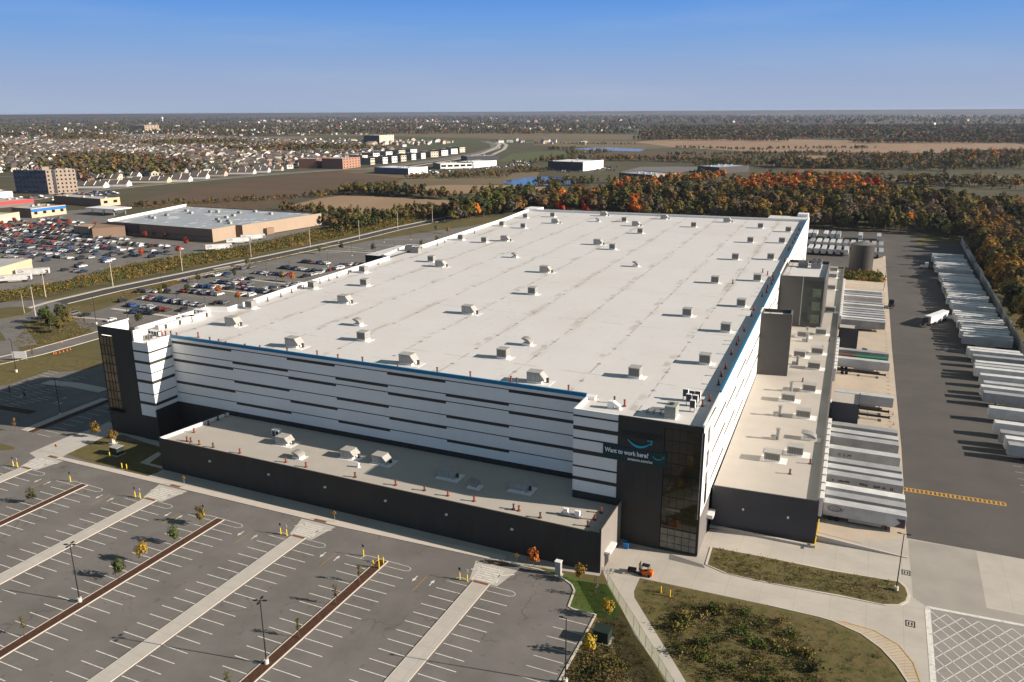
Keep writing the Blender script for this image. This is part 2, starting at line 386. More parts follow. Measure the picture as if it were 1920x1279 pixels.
area('grass', px((0, 677), (60, 669), (125, 669), (192, 677), (190, 681), (165, 691), (112, 696), (92, 694), (10, 721), (-60, 740), (-80, 690)), dry_grass, Z(9))
# front parking lot: everything left of the curved kerb
kerb_pts = px((955, 1057), (1010, 1068), (1057, 1086), (1072, 1097), (1077, 1108), (1072, 1122), (1066, 1138), (1075, 1143), (1117, 1153), (1097, 1191), (1067, 1244), (1048, 1279), (1020, 1330))
area('parking_lot', [(-330, 30), (-330, 170), P2(10, 723), P2(92, 696), P2(112, 698), P2(165, 693), P2(195, 682), (-165, 240), (-165, 128), (-60, 128)]+kerb_pts+[(-40, 30)], asphalt, Z(6))
struct('kerb', MB().ribbon(kerb_pts, .35, 0, h=.15), kerb_m)
lawn_pts = kerb_pts[:9]+px((1140, 1165), (1165, 1152), (1150, 1118), (1139, 1096), (1085, 1085), (1050, 1074), (1010, 1057), (965, 1046))
area('lawn', lawn_pts, lawn, Z(8))
bed_pts = kerb_pts[8:]+px((1200, 1330), (1250, 1285), (1190, 1190), (1165, 1152), (1140, 1165))
area('planting_bed', bed_pts, dry_grass, Z(7))
# pavement along the entrance annex
area('pavement', [(-156.5, 126.9), (-59, 128.2), (-41, 131), (-41, 133.5), (-156.5, 134)], concrete, Z(9))
struct('pavement', MB().prism([(-188, 126.6), (-160, 126.6), (-122, 126.7), (-99, 126.7), (-60, 128), (-60.2, 130.4), (-99, 129.), (-122, 128.6), (-160, 128.4), (-186, 128)], 0, .14), kerb_m)
struct('pavement', MB().sheet(px((55, 850), (67, 858), (105, 865), (125, 852), (197, 820), (235, 815), (205, 790), (185, 800), (120, 822)), Z(10)), concrete_walk)
corner_grass = px((125, 852), (195, 820), (275, 832), (303, 840), (308, 872), (300, 890), (182, 870))
area('grass', corner_grass, dry_grass, Z(11))
struct('pavement', MB().sheet(px((262, 868), (296, 848), (306, 850), (280, 869), (306, 875), (306, 880)), Z(12)).sheet(px((290, 889), (306, 881), (309, 889)), Z(12)).sheet(px((200, 805), (212, 800), (300, 826), (303, 838), (276, 831)), Z(12)), concrete_walk)
# shaded lot by the tower
sw = [P2(45, 808), P2(120, 778), P2(197, 748)]
struct('walkway', MB().ribbon(sw, 2.6, 0, h=.14), concrete_walk); struct('mulch_island', MB().ribbon(sw, 2., 0, h=.12, off=-2.6), mulch)
struct('walkway', MB().ribbon(px((85, 717), (140, 722), (195, 733)), 4, 0, h=.14), concrete_walk)
struct('mulch_island', MB().ribbon(px((-40, 755), (0, 764), (62, 774)), 2.4, 0, h=.13), mulch)
area('grass', px((-20, 826), (12, 834), (28, 839), (27, 843), (8, 845), (-30, 845)), dry_grass, Z(8))
# concrete yard, truck court and their beds
area('apron', [(-41, 133), (-41.5, 153), (-26, 153), (-25, 158), (-4.5, 160)]+px((1700, 1008), (1925, 1046))+[P2(1990, 1100), (60, 40), (-5, 40)]+px((1290, 1330), (1190, 1190), (1165, 1140), (1140, 1094)), concrete, Z(4))
area('truck_court', [P2(1700, 1009), P2(1690, 840), P2(1672, 650), P2(1660, 480), (-8, 452), (-36, 452), (-45, 640), (30, 640), (53.5, 598), (55, 330), (58, 170.8)], asphalt_court, Z(5))
area('dock_apron', [(-4, 160), (-12, 440), (-9, 492), P2(1660, 480), P2(1672, 650), P2(1690, 840), P2(1700, 1009)], mat('dock_concrete', (.50, .42, .335), .85, .08, .15), Z(6))
yard_dark = mat('yard_slab', (.33, .305, .275), .88, .12, .12)
area('yard_slab', px((1703, 1012), (1830, 1032), (1850, 1140), (1925, 1155), (1925, 1400), (1752, 1400), (1738, 1138), (1712, 1120)), yard_dark, Z(6))
area('yard_slab', px((1740, 1140), (1925, 1174), (1925, 1400), (1753, 1400)), mat('hatch_slab', (.27, .25, .23), .88, .14, .12), Z(7))
isl = px((1332, 1026), (1440, 1046), (1560, 1069), (1690, 1092), (1702, 1103), (1707, 1117), (1703, 1129), (1690, 1136), (1660, 1136), (1580, 1120), (1440, 1094), (1360, 1076), (1322, 1059))
struct('kerb', MB().prism(isl, 0, .13), kerb_m)
def inset(pts, k):
    cx = sum(p[0] for p in pts)/len(pts); cy = sum(p[1] for p in pts)/len(pts)
    return [(cx+(x-cx)*(1-k/max(math.hypot(x-cx, y-cy), .01)), cy+(y-cy)*(1-k/max(math.hypot(x-cx, y-cy), .01))) for x, y in pts]
isl_in = inset(isl, .5); area('planting_bed', isl_in, dry_grass, .15)
meadow = px((1200, 1084), (1440, 1135), (1532, 1156), (1560, 1164), (1615, 1189), (1652, 1216), (1680, 1246), (1702, 1279), (1720, 1330), (1320, 1330), (1287, 1279), (1190, 1121), (1189, 1109))
area('meadow', meadow, dry_grass, Z(8))
struct('kerb', MB().ribbon(px((1440, 1135), (1532, 1156), (1560, 1164), (1615, 1189), (1652, 1216), (1680, 1246), (1702, 1279), (1715, 1310)), .25, 0, h=.12), kerb_m)
struct('ramp', MB().sheet(px((1254, 1049), (1322, 1066), (1318, 1059), (1256, 1039)), Z(9)), asphalt)
area('grass', px((1580, 510), (1578, 524), (1657, 530), (1655, 512), (1600, 506)), dry_grass, Z(9))
area('grass', px((1715, 452), (1725, 444), (1800, 446), (1800, 455), (1720, 460)), dry_grass, Z(9))
# brown band of brush between the road and the store lot
brush_poly = px((-300, 618), (75, 556), (212, 530), (480, 479), (672, 438), (812, 411), (845, 402), (700, 405), (610, 428), (460, 461), (380, 473), (335, 480), (210, 503), (140, 521), (110, 531), (-300, 595))
area('grass_bank', brush_poly, dry_grass, .036)
# ------------------------------------------------------------------ painted markings
M = MB(); zl = .044
PER = 42.6; WX = [-188.4-PER, -188.4, -145.9, -103.5, -60.7]; IX = [-209.5, -166.9, -124.3, -82.1]
yrows = [115.+.0-2.78*i for i in range(0, 26)]
def stalls(mb, xa, xb, ys, w=.17):
    for y in ys: mb.box(xa, xb, y-w/2, y+w/2, zl-.01, zl)
def bar(mb, a, b, w=.13, z=None):
    a, b = Vector(a[:2]), Vector(b[:2]); d = (b-a).normalized(); n = Vector((-d.y, d.x))*w/2; z = z or zl
    mb.sheet([tuple(a+n), tuple(a-n), tuple(b-n), tuple(b+n)], z)
def poly(mb, pts, w=.13, z=None):
    for a, b in zip(pts[:-1], pts[1:]): bar(mb, a, b, w, z)
def arrow(mb, x, y, s):
    mb.sheet([(x-.12, y-1*s), (x+.12, y-1*s), (x+.12, y+.1*s), (x-.12, y+.1*s)], zl); mb.sheet([(x-.42, y+.1*s), (x+.42, y+.1*s), (x, y+1.1*s)], zl)
for wx in WX:
    stalls(M, wx-7.1, wx-1.95, yrows); stalls(M, wx+2.1, wx+7.5, yrows)
    poly(M, [(wx-7.2, 117.8), (wx-1.9, 117.8)]); poly(M, [(wx+2, 117.9), (wx+6.6, 117.9), (wx+7.4, 118.4), (wx+7.4, 119.1), (wx+6.6, 119.6), (wx+2, 119.6)])
    poly(M, [(wx-5.2, 119.4), (wx-4, 119.9), (wx-2.4, 119.3)]); poly(M, [(wx-7.2, 117.8), (wx-5.2, 117.9)])
    arrow(M, wx-8.6, 116, 1); arrow(M, wx-12.3, 116, -1)
for ix in IX:
    stalls(M, ix-6.4, ix-1.3, yrows); stalls(M, ix+1.4, ix+7.0, yrows)
    poly(M, [(ix-8.2, 117.8), (ix-1.3, 117.8)]); poly(M, [(ix+1.3, 117.5), (ix+5.9, 117.5), (ix+6.7, 117.9), (ix+6.7, 118.6), (ix+5.9, 119.1), (ix-3.4, 119.4), (ix-4.4, 119.1), (ix-4.6, 118.)])
    arrow(M, ix-9, 116, 1); arrow(M, ix-12.4, 116, -1)
for k in range(12):                                                     # stalls at the right kerb
    y = P2(1052, 1160)[1]-2.78*k; M.box(P2(1105, 1173)[0]-5.6-.35*0-k*.06, P2(1105, 1173)[0]-.2-k*.06, y-.065, y+.065, zl-.01, zl)
# stalls in the shade of the tower
for k in range(9):
    a = Vector(P2(70+k*15.5, 814-k*6.6)); M.box(a.x, a.x+5.4, a.y-.06, a.y+.06, zl-.01, zl)
for r in range(3):
    for k in range(12):
        a = P2(20+k*13-r*30, 738+r*19-k*2.6); M.box(a[0]-5, a[0], a[1]-.06, a[1]+.06, zl-.01, zl)
for k in range(9):
    a = P2(16+k*9.2, 725-k*3.7); M.box(a[0], a[0]+5.2, a[1]-.06, a[1]+.06, zl-.01, zl)
for a in ((45, 736), (105, 755), (112, 757), (120, 747), (38, 744)): arrow(M, *P2(*a), 1)
# crosswalks
for wx in WX:
    poly(M, [(wx-2.2, 120.2), (wx-2.4, 125.6)], .22); poly(M, [(wx+2.0, 120.2), (wx+2.2, 125.6)], .22)
    for k in range(7): M.box(wx-2.0, wx+1.8, 120.6+k*.72, 120.93+k*.72, zl-.01, zl)
    poly(M, [(wx-3.9, 123.2), (wx-2.3, 124.6)], .3); poly(M, [(wx+4.6, 124.9), (wx+2.1, 123.4), (wx+2.6, 121.)], .3)
# employee lot rows
for a, b, n in (((232, 583), (318, 598), 9), ((262, 568), (375, 582), 12), ((330, 548), (410, 556), 9), ((250, 545), (312, 552), 8), ((365, 530), (440, 540), 9), ((390, 513), (470, 520), 9), ((440, 505), (520, 512), 9), ((560, 486), (612, 494), 8), ((480, 520), (585, 530), 12), ((500, 540), (560, 548), 7)):
    a, b = Vector(P2(*a)), Vector(P2(*b))
    for k in range(n+1):
        q = a+(b-a)*k/n; bar(M, q, q+Vector((0, -5.2)), .14)
for a, b in (((650, 468), (760, 474)), ((690, 459), (800, 462)), ((600, 458), (680, 466)), ((560, 472), (640, 474)), ((720, 449), (830, 448))):
    poly(M, [P2(*a), P2(*b)], .5)
EI = MB()
for a, b, w_ in (((210, 579), (322, 594), 2.6), ((392, 541), (470, 552), 2.2), ((455, 523), (540, 533), 2.), ((330, 526), (400, 512), 2.2), ((400, 505), (470, 492), 2.), ((610, 470), (760, 477), 2.2), ((130, 594), (205, 600), 2.)): EI.ribbon([P2(*a), P2(*b)], w_, 0, h=.13)
struct('kerb_island', EI, concrete_walk)
# concrete yard: box hatch, dock bay lines
hx = px((1739, 1140), (1750, 1279), (1756, 1340)); poly(M, hx, .9); hy = px((1736, 1138), (1920, 1173), (1990, 1187)); poly(M, hy, .7)
h0 = P2(1745, 1146)
for k in range(-14, 22):
    for s in (1, -1):
        a = (h0[0]+k*2.5, h0[1]); pts = []
        b = (a[0]+s*38*.72, a[1]-38)
        if s == 1 and a[0] < h0[0]: t = (h0[0]-a[0])/(b[0]-a[0]); a = (h0[0]+.1, a[1]+(b[1]-a[1])*t)
        if s == -1:
            if a[0] < h0[0]: continue
            if b[0] < h0[0]: t = (h0[0]-a[0])/(b[0]-a[0]); b = (h0[0]+.1, a[1]+(b[1]-a[1])*t)
        bar(M, a, b, .16)
for y in np.arange(176, 420, 4.27): M.box(P2(1692, 900)[0]-16.5-(y-170)*.012, P2(1692, 900)[0]-15.-(y-170)*.012, y-.05, y+.05, zl-.01, zl)
for y in np.arange(180, 330, 4.0): bar(M, (38, y), (40, y), .1)
struct('parking_markings', M, paint_w)
MY = MB()
for wx in WX: bar(MY, (wx-10.6, 117.6), (wx-10.6, 112.3), .1)
for ix in IX: bar(MY, (ix-10.3, 117.6), (ix-10.3, 112.3), .1)
a, b = Vector(P2(1692, 917)), Vector(P2(1885, 946)); d = (b-a).normalized(); n = Vector((-d.y, d.x))
for s in (-.9, .9): bar(MY, a+n*s, b+n*s, .28, .05)
for k in range(24): q = a+(b-a)*k/23; bar(MY, q-n*.8, q+n*.8, .42, .05)
curve = px((1560, 1164), (1615, 1189), (1652, 1216), (1680, 1246), (1702, 1279), (1712, 1305))
outer = px((1582, 1166), (1640, 1183), (1685, 1210), (1712, 1243), (1725, 1279), (1728, 1305))
poly(MY, outer, .16, .05)
for i in range(5):
    for k in range(6):
        t = k/6; bar(MY, Vector(curve[i]).lerp(curve[i+1], t), Vector(outer[i]).lerp(outer[i+1], t), .15, .05)
bar(MY, P2(1603, 625), P2(1597, 690), .5, .05)
for k in range(13): bar(MY, P2(1603-k*.45, 625+k*5.2), P2(1590-k*.55, 624+k*5.2), .22, .05)
struct('parking_markings', MY, paint_y)
MK = MB()                                                               # small dark numbered squares painted on the yard
for q in ((1699, 1074), (1707, 1170), (1691, 975), (1690, 953), (1689, 935)):
    x, y = P2(*q); MK.box(x-.75, x+.75, y+.75, y+.95, .046, .05); MK.box(x-.75, x+.75, y-.95, y-.75, .046, .05); MK.box(x-.75, x-.6, y-.75, y+.75, .046, .05); MK.box(x+.6, x+.75, y-.75, y+.75, .046, .05)
    for s in (-.22, .28): MK.box(x+s-.12, x+s+.06, y-.5, y+.5, .046, .05)
for k, y in enumerate(np.arange(176, 420, 4.27)):
    x = P2(1692, 900)[0]-1.6-(y-170)*.014; MK.box(x-.5, x+.4, y-.14, y+.14, .046, .05)
struct('parking_markings', MK, black_m)
TP = MB()
for wx in WX: TP.box(wx-1.6, wx+1.5, 119.3, 120., .14, .16); TP.box(wx-1.6, wx+1.5, 126.75, 127.5, .142, .162)
struct('tactile_paving', TP, tactile)
MS = MB()
for wx in WX: MS.sheet([(wx-1.6, 119.9), (wx+1.5, 119.9), (wx+2.3, 126.4), (wx-2.4, 126.4)], .036); MS.sheet([(wx-2.6, 119.9), (wx-1.6, 119.9), (wx-2.4, 126.4), (wx-4.5, 126.4)], .036); MS.sheet([(wx+1.5, 119.9), (wx+3.2, 119.9), (wx+4.6, 126.4), (wx+2.3, 126.4)], .036)
struct('crosswalk', MS, concrete_walk)
W = MB(); K = MB(); I = MB()
for wx in WX: W.box(wx-1.55, wx+1.55, 30, 119.9, 0, .14); K.box(wx-1.75, wx-1.552, 30, 119.9, 0, .145); K.box(wx+1.552, wx+1.75, 30, 119.9, 0, .145)
for ix in IX: I.box(ix-.95, ix+.95, 30, 118.9, 0, .12); K.box(ix-1.15, ix-.952, 30, 119.1, 0, .15); K.box(ix+.952, ix+1.15, 30, 119.1, 0, .15)
struct('walkway', W, concrete_walk); struct('kerb', K, kerb_m); struct('mulch_island', I, mulch)

# ------------------------------------------------------------------ sky, sun, camera
SUN = Vector((.985, .174, .418)).normalized()
w = bpy.data.worlds.new('World'); SC.world = w; w.use_nodes = True
wn, wl = w.node_tree.nodes, w.node_tree.links; bg = wn['Background']
sky = wn.new('ShaderNodeTexSky'); sky.sky_type = 'NISHITA'; sky.sun_disc = False
sky.sun_elevation = math.asin(SUN.z); sky.sun_rotation = math.atan2(SUN.x, SUN.y); sky.altitude = 80; sky.air_density = 1.; sky.dust_density = .6; sky.ozone_density = 2.
tc = wn.new('ShaderNodeTexCoord'); mp = wn.new('ShaderNodeMapping'); mp.inputs['Scale'].default_value = (1, 1, 1.15)
wl.new(tc.outputs['Generated'], mp.inputs['Vector']); wl.new(mp.outputs[0], sky.inputs['Vector'])
hs = wn.new('ShaderNodeHueSaturation'); hs.inputs['Saturation'].default_value = .52; hs.inputs['Hue'].default_value = .44; wl.new(sky.outputs[0], hs.inputs['Color'])
sx = wn.new('ShaderNodeSeparateXYZ'); wl.new(tc.outputs['Generated'], sx.inputs[0])
rp = wn.new('ShaderNodeValToRGB'); rp.color_ramp.interpolation = 'B_SPLINE'; el = rp.color_ramp.elements
mr = wn.new('ShaderNodeMapRange'); mr.inputs['From Max'].default_value = .2; wl.new(sx.outputs['Z'], mr.inputs['Value']); wl.new(mr.outputs[0], rp.inputs['Fac'])
for i, (p_, c_) in enumerate(SKYRAMP):
    e_ = el[i] if i < 2 else el.new(p_); e_.position = p_; e_.color = (*[((v+.055)/1.055)**2.4 for v in c_], 1)
lo = wn.new('ShaderNodeMapRange'); lo.interpolation_type = 'SMOOTHSTEP'; lo.inputs['From Min'].default_value = .16; lo.inputs['From Max'].default_value = .42; wl.new(sx.outputs['Z'], lo.inputs['Value'])
mx_ = wn.new('ShaderNodeMix'); mx_.data_type = 'RGBA'; wl.new(lo.outputs[0], mx_.inputs['Factor']); wz = wn.new('ShaderNodeTexNoise'); wz.inputs['Scale'].default_value = 3.; wz.inputs['Detail'].default_value = 6; wmp = wn.new('ShaderNodeMapping'); wmp.inputs['Scale'].default_value = (1, 1, 9); wl.new(tc.outputs['Generated'], wmp.inputs['Vector']); wl.new(wmp.outputs[0], wz.inputs['Vector'])
wr = wn.new('ShaderNodeMapRange'); wr.inputs['From Min'].default_value = .5; wr.inputs['From Max'].default_value = .8; wr.inputs['To Max'].default_value = .12; wl.new(wz.outputs['Fac'], wr.inputs['Value'])
wx_ = wn.new('ShaderNodeMix'); wx_.data_type = 'RGBA'; wl.new(wr.outputs[0], wx_.inputs['Factor']); wl.new(rp.outputs[0], wx_.inputs[6]); wx_.inputs[7].default_value = (.62, .66, .72, 1)
vm = wn.new('ShaderNodeVectorMath'); vm.operation = 'SCALE'; vm.inputs['Scale'].default_value = 1/SKYK/2**EXPO; wl.new(wx_.outputs[2], vm.inputs[0]); wl.new(vm.outputs[0], mx_.inputs[6]); wl.new(hs.outputs[0], mx_.inputs[7])
wl.new(mx_.outputs[2], bg.inputs['Color']); bg.inputs['Strength'].default_value = SKYK
sl = bpy.data.lights.new('sun', 'SUN'); sl.energy = 5.; sl.angle = R_(.53); sl.color = (1, .885, .75)
so = bpy.data.objects.new('sun', sl); COL.objects.link(so); so.rotation_euler = SUN.to_track_quat('Z', 'Y').to_euler()
cd = bpy.data.cameras.new('camera'); cam = bpy.data.objects.new('camera', cd); COL.objects.link(cam); SC.camera = cam
cd.sensor_width = 36; cd.lens = F/1920*36; cd.clip_start = 1; cd.clip_end = 300000
cam.matrix_world = Matrix(((CR[0], CU[0], -CF[0], 0), (CR[1], CU[1], -CF[1], 0), (CR[2], CU[2], -CF[2], HC), (0, 0, 0, 1)))
vs = SC.view_settings; SC.display_settings.display_device = 'sRGB'; vs.view_transform = 'Standard'; vs.look = 'None'; vs.gamma = 1; vs.use_curve_mapping = False; vs.exposure = EXPO
SC.cycles.max_bounces = 6; SC.cycles.diffuse_bounces = 3; SC.cycles.glossy_bounces = 3; SC.cycles.transparent_max_bounces = 8; SC.cycles.volume_bounces = 0
SC.cycles.use_denoising = True
# ------------------------------------------------------------------ the warehouse
YF, YB = 153.5, 145.4                                   # main front wall, front of the corner block
XR = lambda y: -25.4-.0262*(y-146)                      # right wall
ZR, ZP = 27.0, 28.2                                     # roof deck, parapet top
wh = thing('warehouse', 'huge white flat-roofed warehouse with dark striped panel walls and charcoal corner towers', 'warehouse', (-100, 300, 0))
LW = [(-186.3, 155.6), (-186.0, 182.5), (-179.4, 184.8), (-181.2, 213), (-183., 281.5), (-187, 283), (-192.0, 311), (-185., 311.5), (-189.8, 407), (-194.9, 457)]
yR = 466.
roof_poly = [(-176.4, 145.9), (-170.8, 145.9), (-170.8, YF), (-51.9, YF), (-51.9, YB), (XR(YB), YB), (XR(300), 300), (XR(yR), yR+.5)]+LW[::-1]+[(-176.4, 155.6)]
MB().sheet(roof_poly, ZR).build('roof', roof_m, wh)
# plain walls, one ring of panels with thickness; white above 9.4, charcoal plinth below
ring = roof_poly
def wall_run(pts, mi_up, mi_lo, zc=9.2, zt=ZP, th=.35, z0=0):
    m = MB()
    for (x0, y0), (x1, y1) in zip(pts[:-1], pts[1:]):
        d = Vector((x1-x0, y1-y0)).normalized(); n = Vector((-d.y, d.x))*th
        q = [(x0, y0), (x1, y1), (x1+n.x, y1+n.y), (x0+n.x, y0+n.y)]
        if zc > z0: m.prism(q, z0, zc, mi_lo)
        m.prism(q, zc+.001, zt, mi_up)
    return m
wm = [white_panel, dark_panel, parapet_w]
wall_run([(-170.8, 145.9), (-170.8, YF)], 0, 1).build('side_wall', wm, wh)
wall_run([(-171.1, YF), (-51.9, YF)], 0, 1, 9.2, 27.45).build('front_wall', wm, wh)
wall_run([(-51.9, YF), (-51.9, YB+.35)], 0, 1, 9.6, 27.7).build('side_wall', wm, wh)
wall_run([(-176.4, 145.9), (-171.15, 145.9)], 0, 1, 7., 27.7).build('front_wall', wm, wh)
wall_run([(-51.9, YB), (-42.4, YB)], 0, 1, 9.6, 27.7).build('front_wall', wm, wh)
wall_run([(XR(YB), YB), (XR(300), 300), (XR(yR), yR+.5)], 0, 1, 8.2).build('right_wall', wm, wh)
wall_run([(XR(yR)-.35, yR+.5)]+LW[::-1]+[(-176.4, 155.3)], 2, 0, 9.2, 28.3, .5).build('rear_wall', wm, wh)
m = MB()
for (a, b) in (((-186.3, 155.6), (-176.4, 155.6)),): m.prism([(a[0], a[1]), (b[0], b[1]), (b[0], b[1]+.4), (a[0], a[1]+.4)], 27, 28, 0)
# blue fascia along front and right parapet, bright coping
MB().box(-170.4, -51.95, YF-.12, YF+.36, 27.452, 28.25).build('blue_fascia', blue_fascia, wh)
m = MB()
for y0, y1 in ((YB+20, 241.), (248.5, 304.5), (340, yR)):
    m.prism([(XR(y0)+.08, y0), (XR(y1)+.08, y1), (XR(y1)-.34, y1), (XR(y0)-.34, y0)], ZP+.002, ZP+.4)
m.build('blue_fascia', blue_fascia, wh)
# stripes of the front wall: seven bays, thick and thin bands swapping bay by bay
lev = [26.7, 23.45, 21.63, 18.2, 15.32, 12.1]
bx = [-170.4, -149.6, -131.5, -116.9, -101.8, -86.1, -70.1, -51.95]
m = MB()
for b in range(7):
    for k, z in enumerate(lev):
        thick = (k+b) % 2 == 0
        m.box(bx[b], bx[b+1], YF-.06, YF-.003, z-(.72 if thick else .2), z, 0)
m.build('wall_stripes', dark_stripe, wh)
def bands(x0, x1, y, zs, name='wall_stripes', yaxis=False):
    m = MB()
    for z0, z1 in zs:
        m.box(x0, x1, y-.06, y-.003, z0, z1) if not yaxis else m.box(x1+.003, x1+.06, x0, y, z0, z1)
    return m.build(name, dark_stripe, wh)
bands(-51.9, -42.4, YB, [(26.1, 26.45), (23.25, 24.1), (21.15, 21.5), (18.05, 18.95), (15.0, 15.35), (12.05, 12.8)])
lz = [(25.0, 25.45), (21.9, 22.65), (19.4, 19.65), (16.5, 17.3), (13.4, 13.65), (10.3, 11.1)]
bands(-176.4, -170.75, 145.9, lz); bands(145.84, -170.8, YF-.06, lz, yaxis=True)
# staggered stripes of the sunlit right wall
m = MB(); n = 18; L = (yR-YB-12)/n
for b in range(n):
    y0 = YB+12+b*L; y1 = y0+L
    for k, z in enumerate(lev[1:]+[]):
        if (k+b) % 2 == 0 and b % 3 != 1 or (b % 3 == 1 and k % 2):
            m.hexa([(XR(y0)+.003, y0, z-.65), (XR(y0)+.1, y0, z-.4), (XR(y1)+.1, y1, z-.65), (XR(y1)+.003, y1, z-.65)], [(XR(y0)+.003, y0, z), (XR(y0)+.1, y0, z), (XR(y1)+.1, y1, z), (XR(y1)+.003, y1, z)])
m.build('wall_stripes', dark_stripe, wh)
for k, z in enumerate((22.3, 17.2, 12.6, 9.)):
    w_ = MB().hexa([(XR(150.2)+.003, 150.2, z), (XR(150.2)+.09, 150.2, z), (XR(152.6)+.09, 152.6, z), (XR(152.6)+.003, 152.6, z)], [(XR(150.2)+.003, 150.2, z+3.4), (XR(150.2)+.09, 150.2, z+3.4), (XR(152.6)+.09, 152.6, z+3.4), (XR(152.6)+.003, 152.6, z+3.4)]).build('window', glass, wh)
# charcoal corner block with its glazed stair
bm = MB(); bm.box(-42.39, -33.0, YB-.12, YB+.3, 0, 27.7, 0).box(-33.0, -25.5, YB-.12, YB+.3, 26.5, 27.7, 0).box(-33., -25.5, YB-.1, YB+.3, 0, .45, 0).box(-25.52, -25.25, YB-.1, YB+.3, 0.46, 26.49, 0)
bm.build('dark_facade', [dark_panel], wh)
MB().box(XR(YB)-.2, XR(YB)+.06, YB+.31, YB+12, ZR+.9, 27.72).build('corner_coping', grey_panel, wh)
m = MB().prism([(XR(YB)+.003, YB+.31), (XR(YB)+.1, YB+.31), (XR(157)+.1, 157.), (XR(157)+.003, 157.)], .01, 8.18, 0)
m.build('corner_trim', grey_panel, wh)
gl = MB().box(-32.9, -25.6, YB+.02, YB+.08, 5.2, 26.4).build('upper_glazing', mat('corner_glass', (.020, .017, .009), .06, .5, .3, spec=.6, c2=(.045, .036, .018)), wh)
gl2 = MB().box(-32.9, -25.6, YB+.02, YB+.08, .5, 4.95).build('lobby_glazing', mat('lobby_glass', (.13, .12, .085), .25, .3, .5, spec=.5, c2=(.24, .235, .19)), wh)  # pale mottled base colour paints reflections into the dark lobby glass
m = MB()
for i in range(6): x = -32.9+i*7.3/5; m.box(x-.035, x+.035, YB-.03, YB+.015, .5, 26.4)
for z in (.6, 1.9, 3.6, 5.05, 7.4, 9.7, 12., 14.4, 16.8, 19.2, 21.6, 24.0): m.box(-32.9, -25.6, YB-.035, YB+.014, z-.04, z+.04)
m.build('mullions', black_m, gl)
m = MB()                                                                  # stair flights seen behind the glass would be dark: pale landings on the outside line
for z in (9.0,): m.box(-31.9, -29.2, YB-.02, YB+.012, z, z+.5)
m.build('spandrel', mat('spandrel_olive', (.16, .155, .12), .4, .1, 1.), gl)
# small entrance canopy and door on the right side
cn = MB().box(XR(158)+.1, XR(158)+1.4, 155.4, 158.5, 3.6, 4.4).build('entrance_canopy', white_paint, wh)
MB().box(XR(158)+.1, XR(158)+.2, 155.8, 157.8, .05, 3.1).build('door', black_m, wh)
# left tower, taller than the roof
ty = 146.2
tw = MB()
tw.box(-188.9, -184.2, ty, ty+.4, 0, 6.9, 0).box(-184.2, -176.42, ty, ty+.4, 0, 30.6, 0).box(-188.9, -184.2, ty, ty+.4, 28.4, 30.6, 0)
tw.box(-189.3, -188.91, ty, 155.6, 0, 30.6, 0).box(-188.9, -176.42, 155.62, 156.0, 0, 28.1, 0)
tw.box(-176.41, -171.15, 145.93, 146.2, 0, 6.98, 0)
tower = tw.build('stair_tower', [dark_panel, white_panel], wh)
MB().box(-188.9, -176.45, ty+.41, 155.6, 26.9, 27.1).build('roof', roof_m, tower)
MB().box(-176.8, -176.42, ty+.42, 151.3, 27.1, 30.5).build('parapet', parapet_w, tower); MB().box(-188.88, -188.5, ty+.42, 155.55, 27.12, 30.5).build('parapet', parapet_w, tower)
bg_ = mat('bronze_glass', (.10, .06, .025), .15, .5, .35, spec=.6, c2=(.30, .20, .09))
g1 = MB().box(-188.88, -184.22, ty+.05, ty+.12, 7.2, 28.2).build('stair_glazing', bg_, tower)
m = MB()
for x in (-187.7, -186.5, -185.4): m.box(x-.07, x+.07, ty-.04, ty+.04, 7.2, 28.2)
for k in range(9): m.box(-188.88, -184.22, ty-.05, ty+.035, 7.2+k*2.6-.1, 7.2+k*2.6+.1)
m.build('mullions', black_m, g1)
MB().box(-188.8, -183, ty-1.3, ty-.02, 6.75, 7.).build('canopy', black_m, tower)
# rear corner towers and flat projections at the left edge
MB().box(-40.8, -35.2, 488, 496, 0, 28.5).build('rear_tower', [parapet_w], wh)
MB().box(-196, -184, 283.4, 311, 0, 27.6, 1, top=0).build('left_bay', [roof_m, dark_panel], wh)
MB().prism([(-197.6, 457), (-189, 457), (-189, 468), (-197.6, 468)], 0, 28.4, 0).build('rear_tower', [parapet_w], wh)
MB().prism([(XR(yR)-22, yR+.6), (XR(yR)-.3, yR+.6), (XR(yR)-.6, yR+24), (XR(yR)-22, yR+24)], 0, 26.9, 0, top=1).build('rear_bay', [parapet_w, roof_m], wh)
# two charcoal towers on the right wall
def rtower(x0, x1, xb, y0, y1, zt, glassy):
    m = MB()
    q = [(x0, y0), (x1, y0+1.5), (xb, y1+1), (x0-.3, y1)]
    m.prism(q, 0, zt-1.0, 0, top=1)
    for i in range(4):
        a, b = Vector(q[i]), Vector(q[(i+1) % 4]); c = (Vector(q[0])+Vector(q[2]))/2
        a2 = a+(c-a).normalized()*.6; b2 = b+(c-b).normalized()*.6
        m.prism([tuple(a), tuple(b), tuple(b2), tuple(a2)], zt-.999, zt, 2 if i in (1,) else 0)
    return m.build('stair_tower', [MATS.get('tower_panel') or mat('tower_panel', (.082, .077, .072), .6, .06, .25), roof_m, grey_panel], wh)
t1 = rtower(-27.9, -19.2, -19.6, 241.6, 248.6, 27.9, False)
t2 = rtower(-29.4, -13.9, -14.6, 304.6, 340, 27.6, True)
d = Vector((-13.9+29.4, 1.5)); f = lambda t, k=.03: (-29.4+d.x*t+.1*k, 304.6+1.5*t-k)
m = MB().hexa([(*f(.55, .1), 9.6), (*f(.965, .1), 9.6), (*f(.965, .02), 9.6), (*f(.55, .02), 9.6)], [(*f(.55, .1), 26.2), (*f(.965, .1), 26.2), (*f(.965, .02), 26.2), (*f(.55, .02), 26.2)])
